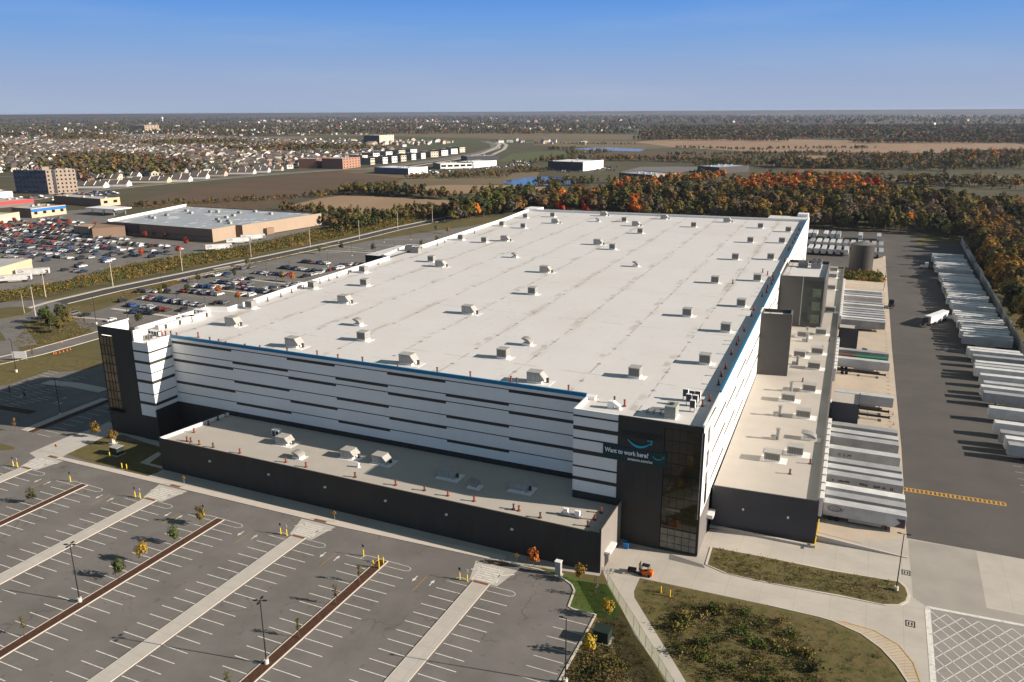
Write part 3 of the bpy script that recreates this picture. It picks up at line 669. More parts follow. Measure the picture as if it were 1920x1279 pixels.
g2 = m.build('stair_glazing', mat('tower_glass', (.03, .035, .036), .1, .4, .3, spec=.6, c2=(.05, .06, .05)), t2)
ln_ = mat('landing', (.12, .14, .10), .6, .4, .8)
for k, z in enumerate((10.5, 15.3, 20.2)): m = MB().hexa([(*f(.74, .14), z), (*f(.93, .14), z), (*f(.93, .105), z), (*f(.74, .105), z)], [(*f(.74, .14), z+3.2), (*f(.93, .14), z+3.2), (*f(.93, .105), z+3.2), (*f(.74, .105), z+3.2)]); m.build('lit_landing', ln_, g2)
for t in (.51, .985):
    MB().hexa([(*f(t-.008, .16), 9.4), (*f(t+.008, .16), 9.4), (*f(t+.008, .0), 9.4), (*f(t-.008, .0), 9.4)], [(*f(t-.008, .16), 27.5), (*f(t+.008, .16), 27.5), (*f(t+.008, .0), 27.5), (*f(t-.008, .0), 27.5)]).build('corner_trim', metal_g, t2)
# entrance annex in front
ax = [(-156.3, 133.), (-41.2, 131.9), (-41.2, YF-8.2), (-51.9, YF-8.2), (-51.9, YF-.1), (-153, YF-.1)]
an = MB().prism(ax, 0, 7.9, 0, top=1)
pa = ax[:3]
def para(m, pts, z0, z1, th, mi):
    for a, b in zip(pts[:-1], pts[1:]):
        a, b = Vector(a), Vector(b); n = Vector((-(b-a).y, (b-a).x)).normalized()*th
        m.prism([tuple(a), tuple(b), tuple(b+n), tuple(a+n)], z0, z1, mi)
para(an, [ax[0], ax[1]], 7.9, 8.5, .35, 0); para(an, [(ax[1][0], ax[1][1]+.36), (ax[2][0], ax[2][1]-.02)], 7.901, 9.4, .35, 0); para(an, [(ax[5][0], ax[5][1]), (ax[0][0]+.02, ax[0][1]+.36)], 7.901, 8.6, .5, 2)
annex = an.build('entrance_annex', [dark_panel, low_roof, parapet_w], wh)
MB().box(-41.19, -41.1, 131.95, 145, .0, 9.38).build('end_wall', mat('annex_end', (.22, .20, .18), .7, .05, .3), annex)
for y in (134.5,): MB().box(-41.09, -41.02, y, y+2.4, .05, 3.).build('door', black_m, annex)
MB().box(-41.09, -39.9, 134.2, 138.6, 3.1, 3.5).build('door_canopy', white_paint, annex)
for x in (-140, -122, -106, -90, -75, -60): MB().box(x, x+.5, 131.9-.35+(x+41.2)*-.0096, 131.9+(x+41.2)*-.0096, 5.2, 5.6).build('wall_lamp', white_paint, annex)
# loading wing along the right side with dock shelters
XD = lambda y: -4.2-.0268*(y-160)
dk = MB().prism([(-25.3, 159.0), (XD(160), 160.2), (XD(236), 236), (XD(430), 430), (XR(430)-.1, 432), (XR(300)+.02, 300)], 0, 8.9, 0, top=1)
para(dk, [(XD(160.6), 160.6), (XD(236), 236), (XD(430), 430)], 8.901, 9.8, .4, 2); para(dk, [(-25.2, 159.0), (XD(160)-.02, 160.2)], 8.901, 9.6, .35, 0)
dock = dk.build('loading_wing', [navy_panel, low_roof, grey_panel], wh)
shelters = [y for y in np.arange(172.5, 222, 4.27)]+[231., 235.3]+[y for y in np.arange(270, 311, 4.27)]+[y for y in np.arange(345, 424, 4.27)]
for y in shelters:
    x = XD(y); m = MB().box(x+.05, x+.75, y-1.75, y-1.25, 1.1, 4.4, 0).box(x+.05, x+.75, y+1.25, y+1.75, 1.1, 4.4, 0).box(x+.05, x+.9, y-1.75, y+1.75, 4.401, 5.5, 0).box(x+.02, x+.05, y-1.25, y+1.25, 1.1, 4.4, 1)
    m.build('dock_shelter', [white_paint, black_m], dock)
for (y0, y1, x1, zt) in ((224.2, 234.5, 1.5, 8.8), (309, 316, -1.2, 8.6)):
    m = MB().box(XD(y0)+.4, x1, y0, y1+6.5*0, 0, zt, 0, top=1); para(m, [(XD(y0)+.4, y0), (x1, y0), (x1, y1)], zt+.001, zt+.5, .3, 0)
    m.build('dock_office', [navy_panel, low_roof], dock)
MB().box(-25.3, XD(161)+.2, 158.3, 158.95, 0, .5).build('plinth', concrete, dock)
for x in (-19, -10): MB().box(x, x+.4, 159.2, 159.5, 5, 5.4).build('wall_lamp', white_paint, dock)
# ------------------------------------------------------------------ signs on the corner block
def text_mesh(mb, s, size, x0, y, z0, mi, width=None, bold=0., yo=0.):
    cu = bpy.data.curves.new('t', 'FONT'); cu.body = s; cu.size = size; cu.extrude = .03; cu.offset = bold
    o = bpy.data.objects.new('t', cu); COL.objects.link(o); bpy.context.view_layer.update()
    me = bpy.data.meshes.new_from_object(o.evaluated_get(bpy.context.evaluated_depsgraph_get()))
    bpy.data.objects.remove(o); xs = [v.co.x for v in me.vertices]; k = 1. if width is None else width/(max(xs)-min(xs)); x_ = min(xs)
    mb.add([(x0+(v.co.x-x_)*k, y-v.co.z, z0+v.co.y) for v in me.vertices], [tuple(p.vertices) for p in me.polygons], mi)
    bpy.data.meshes.remove(me); return mb
def smile(mb, x0, x1, z, drop, th, y, mi, head=1.):
    """tapered upturned arc with an arrow head at its right end"""
    n = 20; T, B = [], []
    for i in range(n+1):
        t = i/n; x = x0+(x1-x0)*t; zz = z-drop*(1-(2*t-1)**2)*1.; k = th*(.25+.75*math.sin(math.pi*min(1, t*.85+.12)))
        T.append((x, zz+k/2)); B.append((x, zz-k/2))
    for i in range(n):
        q = [T[i], B[i], B[i+1], T[i+1]]
        mb.add([(a, y, b) for a, b in q]+[(a, y+.05, b) for a, b in q], [(0, 1, 2, 3), (0, 4, 5, 1), (2, 6, 7, 3), (3, 7, 4, 0), (1, 5, 6, 2)], mi)
    for q in ([(x1-.85*head, z+.42*head), (x1-.8*head, z+.2*head), (x1+.1*head, z+.3*head), (x1+.3*head, z+.5*head)], [(x1+.3*head, z+.5*head), (x1+.02*head, z+.3*head), (x1-.15*head, z-.55*head), (x1+.05*head, z-.6*head)]):
        mb.add([(a, y, b) for a, b in q]+[(a, y+.05, b) for a, b in q], [(0, 1, 2, 3), (0, 4, 5, 1), (2, 6, 7, 3), (3, 7, 4, 0), (1, 5, 6, 2)], mi)
    return mb
ban = thing('banner', 'wide dark teal hiring banner with white lettering hung across the striped wall', 'banner', (-38.8, YB-.2, 18.0))
MB().box(-45.4, -32.35, YB-.2, YB-.13, 18.2, 21.15).build('sheet', mat('banner_teal', (.012, .045, .05), .6, .05, .5), ban)
lw_ = mat('letter_white', (.85, .85, .83), .5, 0, 1.)
for s_, z_, x_, y_, w_2 in (('Want to work here?', 1.35, -45.0, 19.62, 9.0), ('amazon.com/cc', .85, -40.2, 18.55, 5.1)): m = MB(); text_mesh(m, s_, z_, x_, YB-.24, y_, 0, w_2, .03 if z_ > 1 else .014); m.build('lettering', lw_, ban)
m = MB(); smile(m, -35.2, -32.9, 20.2, .6, .22, YB-.25, 0, .45); m.build('smile_mark', mat('smile_green', (.04, .42, .36), .5, 0, 1.), ban)
lg = thing('wall_sign', 'turquoise curved arrow emblem under dark lettering on the charcoal corner block', 'sign', (-38, YB-.2, 22.6))
m = MB(); smile(m, -40.3, -35.5, 22.95, 1.25, .5, YB-.3, 0, 1.); m.build('arrow_emblem', mat('smile_blue', (.02, .42, .58), .4, 0, 1.), lg)
m = MB(); text_mesh(m, 'amazon', 2.4, -41.6, YB-.24, 23.6, 0, 8.2, .05); m.build('lettering', mat('letter_dark', (.026, .026, .027), .5, 0, 1.), lg)
# ------------------------------------------------------------------ rooftop units
def unit(kind):
    o = thing({'box': 'rooftop_unit', 'hood': 'rooftop_unit', 'cowl': 'roof_cowl'}[kind], 'x', 'roof unit')
    o.name = {'box': 'rooftop_unit', 'hood': 'rooftop_unit', 'cowl': 'roof_cowl'}[kind]
    if kind == 'box':
        MB().box(-2.1, 2.6, -1.8, 1.9, 0, .05).build('roof_pad', white_paint, o, rel=True)
        MB().box(-1.35, 1.35, -1.3, 1.3, .051, .55).build('curb', parapet_w, o, rel=True)
        m = MB().box(-1.4, 1.4, -1.35, 1.35, .551, 2.6, 0).box(-1.5, 1.5, -1.45, 1.45, 2.601, 2.75, 1)
        m.build('cabinet', [unit_g, unit_top], o, rel=True)
        m = MB()
        for k in range(5): m.box(-1.1+k*.46, -.74+k*.46, -1.40, -1.352, .8, 2.4, 0)
        m.build('louvre', MATS.get('louvre_grey') or mat('louvre_grey', (.17, .165, .155), .6, .1, 3.), o, rel=True)
    elif kind == 'hood':
        MB().box(-2.3, 4.2, -2.2, 2.2, 0, .05).build('roof_pad', white_paint, o, rel=True)
        MB().box(-1.8, 1.9, -1.3, 1.3, .051, .5).build('curb', parapet_w, o, rel=True)
        m = MB().box(-1.9, 1.5, -1.4, 1.4, .501, 2.7, 0).box(-1.95, 1.55, -1.45, 1.45, 2.701, 2.8, 1)
        for k in range(3): m.box(-1.8+k*1.1, -.85+k*1.1, -1.43, -1.402, .7, 2.5, 1)
        m.build('cabinet', [unit_g, unit_top], o, rel=True)
        MB().add([(1.501, -1.4, .7), (1.501, 1.4, .7), (1.501, 1.4, 2.6), (1.501, -1.4, 2.6), (2.6, -1.4, .9), (2.6, 1.4, .9), (2.6, 1.4, 1.3), (2.6, -1.4, 1.3)], [(0, 3, 2, 1), (4, 5, 6, 7), (0, 4, 7, 3), (1, 2, 6, 5), (3, 7, 6, 2), (0, 1, 5, 4)]).build('hood', unit_top, o, rel=True)
        MB().cyl(2.9, .4, .05, 1.2, .35, 10).build('exhaust', unit_dark, o, rel=True)
    else:
        MB().box(-1.4, 2.2, -1.3, 1.5, 0, .05).build('roof_pad', white_paint, o, rel=True)
        MB().box(-1.2, 1.2, -1.0, 1.0, .051, .7).build('curb', parapet_w, o, rel=True)
        n = 8; V = []
        for i in range(n+1):
            a = math.pi*.62*i/n; V += [(1.35-2.9*(1-math.cos(a))/1.4, -1.25, .7+1.5*math.sin(a)), (1.35-2.9*(1-math.cos(a))/1.4, 1.25, .7+1.5*math.sin(a))]
        Fs = [(2*i, 2*i+2, 2*i+3, 2*i+1) for i in range(n)]+[tuple(2*i for i in range(n, -1, -1)), tuple(2*i+1 for i in range(n+1)), (0, 1, 2*n+1, 2*n)]
        MB().add(V, Fs).build('hood', unit_g, o, rel=True)
    return o
up = {k: unit(k) for k in ('box', 'hood', 'cowl')}; ku = {'box': {}, 'hood': {}, 'cowl': {}}
RT = [(587, 541, 'box'), (646, 568, 'hood'), (685, 536, 'box'), (682, 511, 'box'), (672, 610, 'cowl'), (682, 638, 'box'), (551, 650, 'hood'), (765, 682, 'hood'), (879, 588, 'hood'), (944, 671, 'box'), (810, 491, 'box'), (826, 500, 'hood'), (865, 450, 'box'), (909, 455, 'box'), (947, 452, 'hood'), (942, 424, 'box'), (1192, 500, 'cowl'), (1022, 511, 'hood'), (999, 552, 'box'), (989, 647, 'cowl'), (1005, 716, 'hood'), (1191, 707, 'box'), (1322, 682, 'box'), (1361, 622, 'box'), (1289, 593, 'box'), (1390, 575, 'box'), (1341, 531, 'box'), (1420, 527, 'box'), (1379, 487, 'box'), (1407, 455, 'box'), (1121, 459, 'hood'), (1149, 468, 'box'), (965, 483, 'cowl'), (982, 428, 'box'), (1192, 424, 'hood'), (1201, 438, 'box'), (1301, 426, 'box'), (1426, 428, 'box'), (1037, 407, 'box'), (1041, 419, 'hood'), (986, 409, 'box'), (1132, 405, 'hood'), (1121, 416, 'cowl'), (1171, 416, 'box'), (1245, 411, 'hood'), (1363, 417, 'hood'), (1478, 435, 'box'), (1466, 456, 'box'), (1445, 487, 'box'), (437, 610, 'hood'), (471, 578, 'box')]
lab = []
for x, y, k in RT:
    o = place(up[k], ku[k], P(x, y, ZR+.004), random.uniform(-.02, .02), group='units on the white warehouse roof', scale=.93)
    o['category'] = 'roof unit'; lab.append((o, {'box': 'boxy grey rooftop unit with dark louvres on the white roof', 'hood': 'long grey rooftop unit with sloping hood on the white roof', 'cowl': 'curved grey cowl vent on a white curb of the roof'}[k]))
number_labels(lab, lambda k, n: f'{k}, {n} from left' if n != 'only' else k)
# units of the two low wings: on their own pale pads
lab = []
for x, y, k in ((533, 831, 'hood'), (560, 858, 'cowl'), (655, 856, 'hood'), (714, 866, 'hood'), (838, 893, 'hood'), (888, 913, 'cowl'), (973, 917, 'hood')):
    o = place(up[k], ku[k], P(x, y, 7.905), 0, group='units on the entrance annex roof', scale=(.85, .95, .72)); lab.append((o, {'hood': 'hooded unit on a pale pad of the low front annex', 'cowl': 'curved cowl vent on the low front annex roof'}[k]))
for x, y, k in ((1506, 782, 'box'), (1517, 733, 'box'), (1526, 691, 'box'), (1532, 663, 'box'), (1539, 627, 'box'), (1517, 823, 'cowl'), (1478, 751, 'box'), (1499, 669, 'box'), (1505, 632, 'box'), (1491, 851, 'box'), (1448, 862, 'box'), (1556, 585, 'box'), (1558, 543, 'box'), (1561, 521, 'box'), (1563, 509, 'box')):
    o = place(up[k], ku[k], P(x, y, 8.905), 0, group='units on the loading wing roof', scale=(1.25, 1, .8)); lab.append((o, {'box': 'squat grey unit on pale pad of the loading wing', 'cowl': 'curved cowl vent on the loading wing roof'}[k]))
number_labels(lab, lambda k, n: f'{k}, {n} from left' if n != 'only' else k)
# slim stacks of the loading wing
lab = []; st = None; us = {}
for x, y in ((1462, 780), (1458, 824), (1483, 734), (1495, 684), (1513, 641), (1513, 628)):
    if st is None:
        st = thing('exhaust_stack', 'x', 'exhaust stack'); MB().cyl(0, 0, .02, 2.6, .45, 10).cyl(0, 0, 2.6, 2.9, .6, 10).build('flue', unit_g, st, rel=True); MB().box(-1.6, -.3, -.7, .7, .02, .9).build('fan_box', metal_g, st, rel=True)
    o = place(st, us, P(x, y, 8.905), 0, group='exhaust stacks on the loading wing'); lab.append((o, 'upright grey exhaust stack with fan box on the loading wing'))
number_labels(lab, lambda k, n: f'{k}, {n} from left')
# vent pipes
def pipe(m_, name='vent_pipe', h=1.05, r=.2):
    o = thing(name, 'x', 'vent pipe'); MB().cyl(0, 0, .12, h, r, 8).cyl(0, 0, h, h+.12, r*1.35, 8).build('pipe', m_, o, rel=True); MB().cyl(0, 0, 0, .12, r*2, 8).build('flange', m_, o, rel=True); return o
pr_, pb_ = pipe(red_pipe), pipe(brown_pipe); u1, u2 = {}, {}
VF = [(372, 633), (394, 642), (411, 646), (424, 650), (460, 655), (488, 658), (539, 663), (595, 668), (634, 675), (680, 680), (746, 693), (820, 700), (882, 708), (958, 717), (969, 720), (1066, 734), (299, 631), (303, 630), (311, 630), (321, 630), (332, 633)]
VR = [(1360, 692), (1352, 706), (1347, 722), (1371, 665), (1384, 640), (1381, 647), (1395, 621), (1409, 593), (1413, 582), (1429, 556), (1430, 511), (1439, 516), (1374, 532), (1437, 549), (1439, 541), (1446, 533), (1449, 526), (1449, 518), (1471, 491), (1478, 470), (1481, 466), (1486, 457), (1490, 450), (1494, 441), (1498, 432)]
VL = [(502, 565), (527, 557), (547, 549), (569, 542), (600, 531), (617, 526), (632, 521), (653, 514), (709, 496), (820, 461), (834, 455), (890, 438)]
VB = [(1152, 756), (1171, 762), (1317, 762), (1330, 752)]
VA = [(351, 827), (358, 829), (374, 834), (400, 839), (450, 850), (364, 811), (391, 797), (422, 781), (409, 788), (536, 867), (574, 876), (666, 895), (742, 910), (796, 920), (840, 930), (889, 940), (963, 955), (973, 958), (1013, 971), (1127, 962), (1115, 975), (1102, 987)]
VD = [(1481, 889), (1519, 870), (1505, 716), (1542, 655), (1555, 640)]
lab = []
for L, z, g, d in ((VF, ZR, 'vent pipes along the front parapet', 'vent pipe behind the blue front parapet'), (VR, ZR, 'vent pipes along the right parapet', 'vent pipe along the right parapet of the roof'), (VL, ZR, 'vent pipes along the left parapet', 'vent pipe along the left white parapet'), (VB, ZR, 'vent pipes on the corner block', 'vent pipe on the roof of the corner block'), (VA, 7.9, 'vent pipes on the entrance annex', 'vent pipe on the low annex roof'), (VD, 8.9, 'vent pipes on the loading wing', 'vent pipe on the loading wing roof')):
    for i, (x, y) in enumerate(L):
        red = (i*7+len(L)) % 5 < 3 and L is not VL and L is not VD
        o = place(pr_ if red else pb_, u1 if red else u2, P(x, y, z+.004), 0, group=g, scale=(1, 1, 1.25 if z > 20 else 1)); o['category'] = 'vent pipe'
        lab.append((o, ('red ' if red else 'dark brown ')+d))
number_labels(lab, lambda k, n: f'{k}, {n} such from left' if n != 'only' else k)
# other roof furniture -------------------------------------------------
o = thing('condenser', 'tall white condenser cabinet on the annex roof beside the striped wall', 'condenser', P(520, 820, 7.91)); MB().box(-1.1, 1.1, -.6, .6, .0, 2.2).build('cabinet', white_paint, o, rel=True)
for s in (-.55, .55): MB().box(s-.4, s+.4, -.64, -.602, .3, 1.8).build('fan_grille', unit_dark, o, rel=True)
o = thing('condenser', 'white twin-fan condenser set on a frame near the annex corner', 'condenser', P(1072, 968, 7.91)); MB().box(-2.2, 2.2, -.5, .5, .2, .5).build('frame', metal_g, o, rel=True)
for s in (-1.3, 1.2): MB().box(s-.5, s+.5, -.35, .35, .501, 1.5).build('cabinet', white_paint, o, rel=True)
o = thing('vent_pipe', 'white stub pipe on the annex roof beside pale pads', 'vent pipe', P(672, 876, 7.91)); MB().cyl(0, 0, .1, 1.1, .3, 10).build('pipe', white_paint, o, rel=True); MB().cyl(0, 0, 0, .1, .5, 10).build('flange', white_paint, o, rel=True)
# heat rejection plant on the corner block: six dark-faced condensers on a frame, box, pipework
pl = []
for i, (x, y) in enumerate(((1285, 750), (1297, 753), (1308, 754), (1291, 760), (1303, 762), (1298, 772))):
    q = P(x, y, ZR+.004); o = thing('condenser', ['x'], 'condenser', q) if False else thing('condenser', 'dark-faced white condenser on legs in the corner block cluster', 'condenser', q, group='condensers on the corner block')
    MB().box(-.55, .55, -.35, .35, .9, 2.5).build('cabinet', white_paint, o, rel=True); MB().box(-.5, .5, -.39, -.352, .95, 2.45).build('fan_grille', unit_dark, o, rel=True)
    for s in (-.45, .45): MB().box(s-.05, s+.05, -.3, .3, 0, .9).build('leg', metal_g, o, rel=True)
    pl.append((o, 'dark-faced white condenser on legs, corner block roof'))
number_labels(pl, lambda k, n: f'{k}, {n} from left')
o = thing('air_handler', 'pale grey air handler with its blue shadow on the corner block', 'air handler', P(1259, 781, ZR+.004)); MB().box(-1.1, 1.1, -1.6, 1.6, .2, 2.6).build('cabinet', mat('sage_unit', (.30, .32, .28), .5, .1, 1.), o, rel=True); MB().cyl(0, 0, 2.6, 2.9, .5, 12).build('fan', unit_dark, o, rel=True); MB().box(-1.2, 1.2, -1.7, 1.7, 0, .199).build('curb', parapet_w, o, rel=True)
o = thing('roof_hatch', 'small white roof hatch beside the blue fascia end', 'roof hatch', P(1109, 748, ZR+.004)); MB().box(-.9, .9, -.7, .7, 0, .6).build('curb', parapet_w, o, rel=True); MB().box(-1, 1, -.8, .8, .601, .75).build('lid', white_paint, o, rel=True)
o = thing('pipe_run', 'tangle of pale pipework beside the air handler', 'pipework', P(1232, 775, ZR+.004))
m = MB()
for k in range(5): m.tube((-2.5+k*.3, -.8+k*.4, .5+.1*k), (2.2, -.6+k*.4, .6+.1*k), .09)
m.build('pipe', metal_g, o, rel=True)
m = MB()
for k in range(4): m.box(-2+k*1.3, -1.85+k*1.3, -1, 1, 0, .5)
m.build('support', metal_g, o, rel=True)
o = thing('duct', 'white bent air duct rising at the corner block edge', 'duct', P(1146, 765, ZR+.004)); MB().box(-.6, .5, -.6, .6, 0, 1.6).hexa([(.5, -.6, .8), (1.9, -.6, .1), (1.9, .6, .1), (.5, .6, .8)], [(.5, -.6, 1.6), (1.9, -.6, .7), (1.9, .6, .7), (.5, .6, 1.6)]).build('duct_body', parapet_w, o, rel=True); MB().box(-.9, 2.2, -.9, .9, 0, .06).build('roof_pad', white_paint, o, rel=True)
# ducts and plant near the left tower
for i, (x, y, lx, lb) in enumerate(((292, 629, 2.0, 'low white plant box beside the left tower'), (345, 606, 9.5, 'long white air duct run along the left parapet'), (355, 601, 2.2, 'white duct box capping the long duct run'), (378, 590, 2.6, 'white plant box standing beyond the duct run'))):
    o = thing('air_duct', lb, 'air duct', P(x, y, ZR+.004), R_(88) if i == 1 else 0)
    MB().box(-lx, lx, -.8, .8, .25, 1.6 if i else 1.3).build('duct_body', parapet_w, o, rel=True)
    m = MB()
    for k in range(4): s = -lx*.8+k*lx*.53; m.box(s, s+.5, -.84, -.802, .35, 1.4) if i != 1 else m.box(s, s+.9, -.86, -.802, .2, 1.5)
    m.build('louvre', unit_dark, o, rel=True); MB().box(-lx, lx, -.6, .6, 0, .249).build('base', metal_g, o, rel=True)
for i, (x, y) in enumerate(((272, 638), (281, 636), (256, 632), (250, 636))):
    o = thing('condenser', ['pale condenser with dark side behind the left tower front', 'pale condenser second from the tower, dark side', 'pale antenna rack close to the tower wall', 'small pale cabinet at the tower roof foot'][i], 'condenser', P(x, y, ZR+.004)); MB().box(-.6, .6, -.5, .5, .15, 1.5).build('cabinet', unit_top, o, rel=True); MB().box(.602, .64, -.42, .42, .2, 1.4).build('fan_grille', unit_dark, o, rel=True); MB().box(-.5, .5, -.4, .4, 0, .149).build('base', metal_g, o, rel=True)
# chillers on the bigger right tower and by the left bay
for i, (x, y, z, lb) in enumerate(((1506, 500, 26.65, 'grey chiller on the tall right tower roof'), (1530, 503, 26.65, 'finned condenser bank on the tall right tower'), (1532, 497, 26.65, 'small chiller at the tall right tower rear'), (768, 470, 27.61, 'grey cooling plant on the left bay roof'), (780, 474, 27.01, 'pale cooling plant beside the left bay parapet'))):
    o = thing('chiller', lb, 'chiller', P(x, y, z)); MB().box(-1.8, 1.8, -1.1, 1.1, .3, 2.2).build('cabinet', unit_g, o, rel=True); MB().box(-1.7, 1.7, -1, 1, 0, .299).build('base', metal_g, o, rel=True)
    for s in (-.9, .9): MB().cyl(s, 0, 2.2, 2.45, .7, 12).build('fan', unit_dark, o, rel=True)
# ------------------------------------------------------------------ lamp posts
def lamp(heads, h=11.8):
    o = thing('lamp_post', 'x', 'lamp post'); MB().cyl(0, 0, 0, .95, .38, 14).build('base', mat('lamp_base', (.62, .58, .52), .8, .1, 2.) if 'lamp_base' not in MATS else MATS['lamp_base'], o, rel=True)
    MB().cyl(0, 0, .95, h, .11, 8, 0, .075).build('pole', black_m, o, rel=True)
    for a in heads:
        c, s = math.cos(a), math.sin(a); q = lambda u, v, z: (c*u-s*v, s*u+c*v, z)
        MB().hexa([q(.1, -.04, h-.1), q(.5, -.04, h-.02), q(.5, .04, h-.02), q(.1, .04, h-.1)], [q(.1, -.04, h-.02), q(.5, -.04, h+.06), q(.5, .04, h+.06), q(.1, .04, h-.02)]).hexa([q(.5, -.19, h-.05), q(1.15, -.19, h-.02), q(1.15, .19, h-.02), q(.5, .19, h-.05)], [q(.5, -.19, h+.08), q(1.15, -.14, h+.06), q(1.15, .14, h+.06), q(.5, .19, h+.08)]).build('lamp_head', black_m, o, rel=True)
    return o
l4, l2, l1 = lamp([R_(20+90*i) for i in range(4)]), lamp([0, math.pi]), lamp([R_(185)])
uu = [{}, {}, {}]
LP = [(150, 1129, 0, 'four-headed black lamp post standing on the mulch strip at left'), (500, 1245, 0, 'four-headed black lamp post on the mulch strip near the middle'), (1680, 1108, 1, 'twin-headed lamp post rising from the concrete-kerbed bed by the yard'), (1060, 1282, 2, 'single-arm lamp post at the lot kerb by the planting bed'), (114, 780, 1, 'twin-headed lamp post in the shaded lot beside the tower'), (181, 608, 2, 'thin dark lamp post on the grass near the tower top'), (31, 698, 2, 'dark lamp post on the brown lawn by the drive'), (240, 600, 1, 'pale-topped lamp post among the staff cars'), (1657, 545, 1, 'lamp post at the loading apron beside small trees')]
for x, y, k, l in LP:
    o = place((l4, l2, l1)[k], uu[k], P(x, y), 0, l, 'black lamp posts round the warehouse')
lab = []
for x, y in ((385, 575), (335, 590), (305, 545), (460, 545), (372, 540), (440, 525), (500, 517), (615, 500), (660, 480), (700, 465), (740, 480), (770, 450), (705, 492), (545, 520), (575, 540), (635, 455), (720, 455), (520, 540)):
    o = place(l1, uu[2], P(x, y), random.choice((0, 1.57, 3.1)), group='lamp posts of the staff car park', scale=.75); lab.append((o, 'lamp post in the staff car park left of the warehouse'))
number_labels(lab, lambda k, n: f'{k}, {n} from left')
# tall utility poles along the road, street lamps by the roundabout
lab = []; up_ = None; u_ = {}
for x, y in ((86, 557), (212, 537), (342, 508), (471, 482), (582, 464), (674, 448), (746, 430), (811, 416), (67, 593)):
    if up_ is None:
        up_ = thing('utility_pole', 'x', 'utility pole'); MB().cyl(0, 0, 0, 11.5, .22, 8, 0, .13).build('pole', wood_pole, up_, rel=True); MB().box(-.9, .9, -.06, .06, 10.6, 10.75).build('crossarm', wood_pole, up_, rel=True)
    o = place(up_, u_, P(x, y), .3, group='pale utility poles along the road', scale=(1, 1, 1.15)); lab.append((o, 'tall pale utility pole along the road'))
number_labels(lab, lambda k, n: f'{k}, {n} from left')
o = thing('street_lamp', 'curved-arm street lamp beside the roundabout', 'street lamp', P(46, 588)); MB().cyl(0, 0, 0, 9, .12, 8, 0, .08).build('pole', wood_pole, o, rel=True); MB().tube((0, 0, 8.95), (-2.2, .6, 9.6), .06).build('arm', wood_pole, o, rel=True); MB().box(-2.9, -2.1, .45, .75, 9.5, 9.68).build('lamp_head', metal_g, o, rel=True)
# ------------------------------------------------------------------ bollards with signs at the stall ends, pedestrian warning signs
def bollard(sign):
    o = thing('bollard', 'x', 'bollard'); MB().cyl(0, 0, 0, 1.35, .13, 10).cyl(0, 0, 1.35, 1.42, .09, 10).build('post', yellow_m, o, rel=True)
    if sign is not None:
        MB().cyl(0, 0, 1.42, 2.3, .03, 6).build('sign_post', metal_g, o, rel=True); MB().box(-.22, .22, -.02, .02, 1.95, 2.55).build('sign_plate', sign, o, rel=True)
    return o
bA, bB, bC = bollard(white_paint), bollard(unit_dark), bollard(None); q1, q2, q3 = {}, {}, {}
lab = []
for i, wx in enumerate(WX[1:]):
    for s, pr0, uq in ((-2.7, bA, q1), (-4.3, bB, q2)):
        o = place(pr0, uq, (wx+s, 119.2, .05), 0, group='yellow bollards at the stall ends'); lab.append((o, 'yellow bollard with '+('white' if s > -4 else 'dark')+' sign plate beside a crosswalk'))
for ix in IX[1:]:
    o = place(bB, q2, (ix-4.6, 118.9, .05), 0, group='yellow bollards at the stall ends'); lab.append((o, 'yellow bollard with dark sign at a mulch strip end'))
for dx, dy in ((-.6, 118.2), (.7, 118.), (-.5, 116.2), (.8, 116.3)):
    o = place(bC, q3, (IX[-1]+dx, dy, .12), 0, group='plain yellow bollards on the mulch strip'); lab.append((o, 'plain yellow bollard ringing the right mulch strip end'))
for x, y in ((1239, 1112), (1256, 1119)): o = place(bC, q3, P(x, y), 0, group='plain yellow bollards in the meadow'); lab.append((o, 'plain yellow bollard standing in the brown meadow'))
for x, y in ((206, 857), (221, 852), (229, 878), (238, 880)): o = place(bC, q3, P(x, y), 0, group='bollards round the corner transformer'); lab.append((o, 'yellow bollard guarding the transformer on the corner grass'))
number_labels(lab, lambda k, n: f'{k}, {n} from left' if n != 'only' else k)
sg = None; us = {}; lab = []
for x, y in ((107, 849), (346, 911), (628, 978), (969, 1058)):
    if sg is None:
        sg = thing('warning_sign', 'x', 'road sign'); MB().cyl(0, 0, 0, 2., .04, 6).build('post', metal_g, sg, rel=True)
        pl_ = MB().add([(0, -.03, 1.55), (.5, -.03, 2.05), (0, -.03, 2.55), (-.5, -.03, 2.05), (0, .03, 1.55), (.5, .03, 2.05), (0, .03, 2.55), (-.5, .03, 2.05)], [(0, 1, 2, 3), (7, 6, 5, 4), (0, 4, 5, 1), (1, 5, 6, 2), (2, 6, 7, 3), (3, 7, 4, 0)]).build('sign_plate', amber_m, sg, rel=True)
        MB().box(-.05, .06, -.045, -.032, 2.22, 2.34).add([(-.08, -.045, 1.85), (.02, -.045, 2.0), (.16, -.045, 1.83), (.09, -.045, 2.2), (-.08, -.045, 2.2), (-.14, -.045, 2.02)], [(0, 1, 2, 3, 4, 5)]).build('walker_symbol', black_m, pl_, rel=True)
    o = place(sg, us, P(x, y, .14), .1, group='amber pedestrian signs along the pavement'); lab.append((o, 'amber diamond pedestrian sign on the front pavement'))
number_labels(lab, lambda k, n: f'{k}, {n} from left')
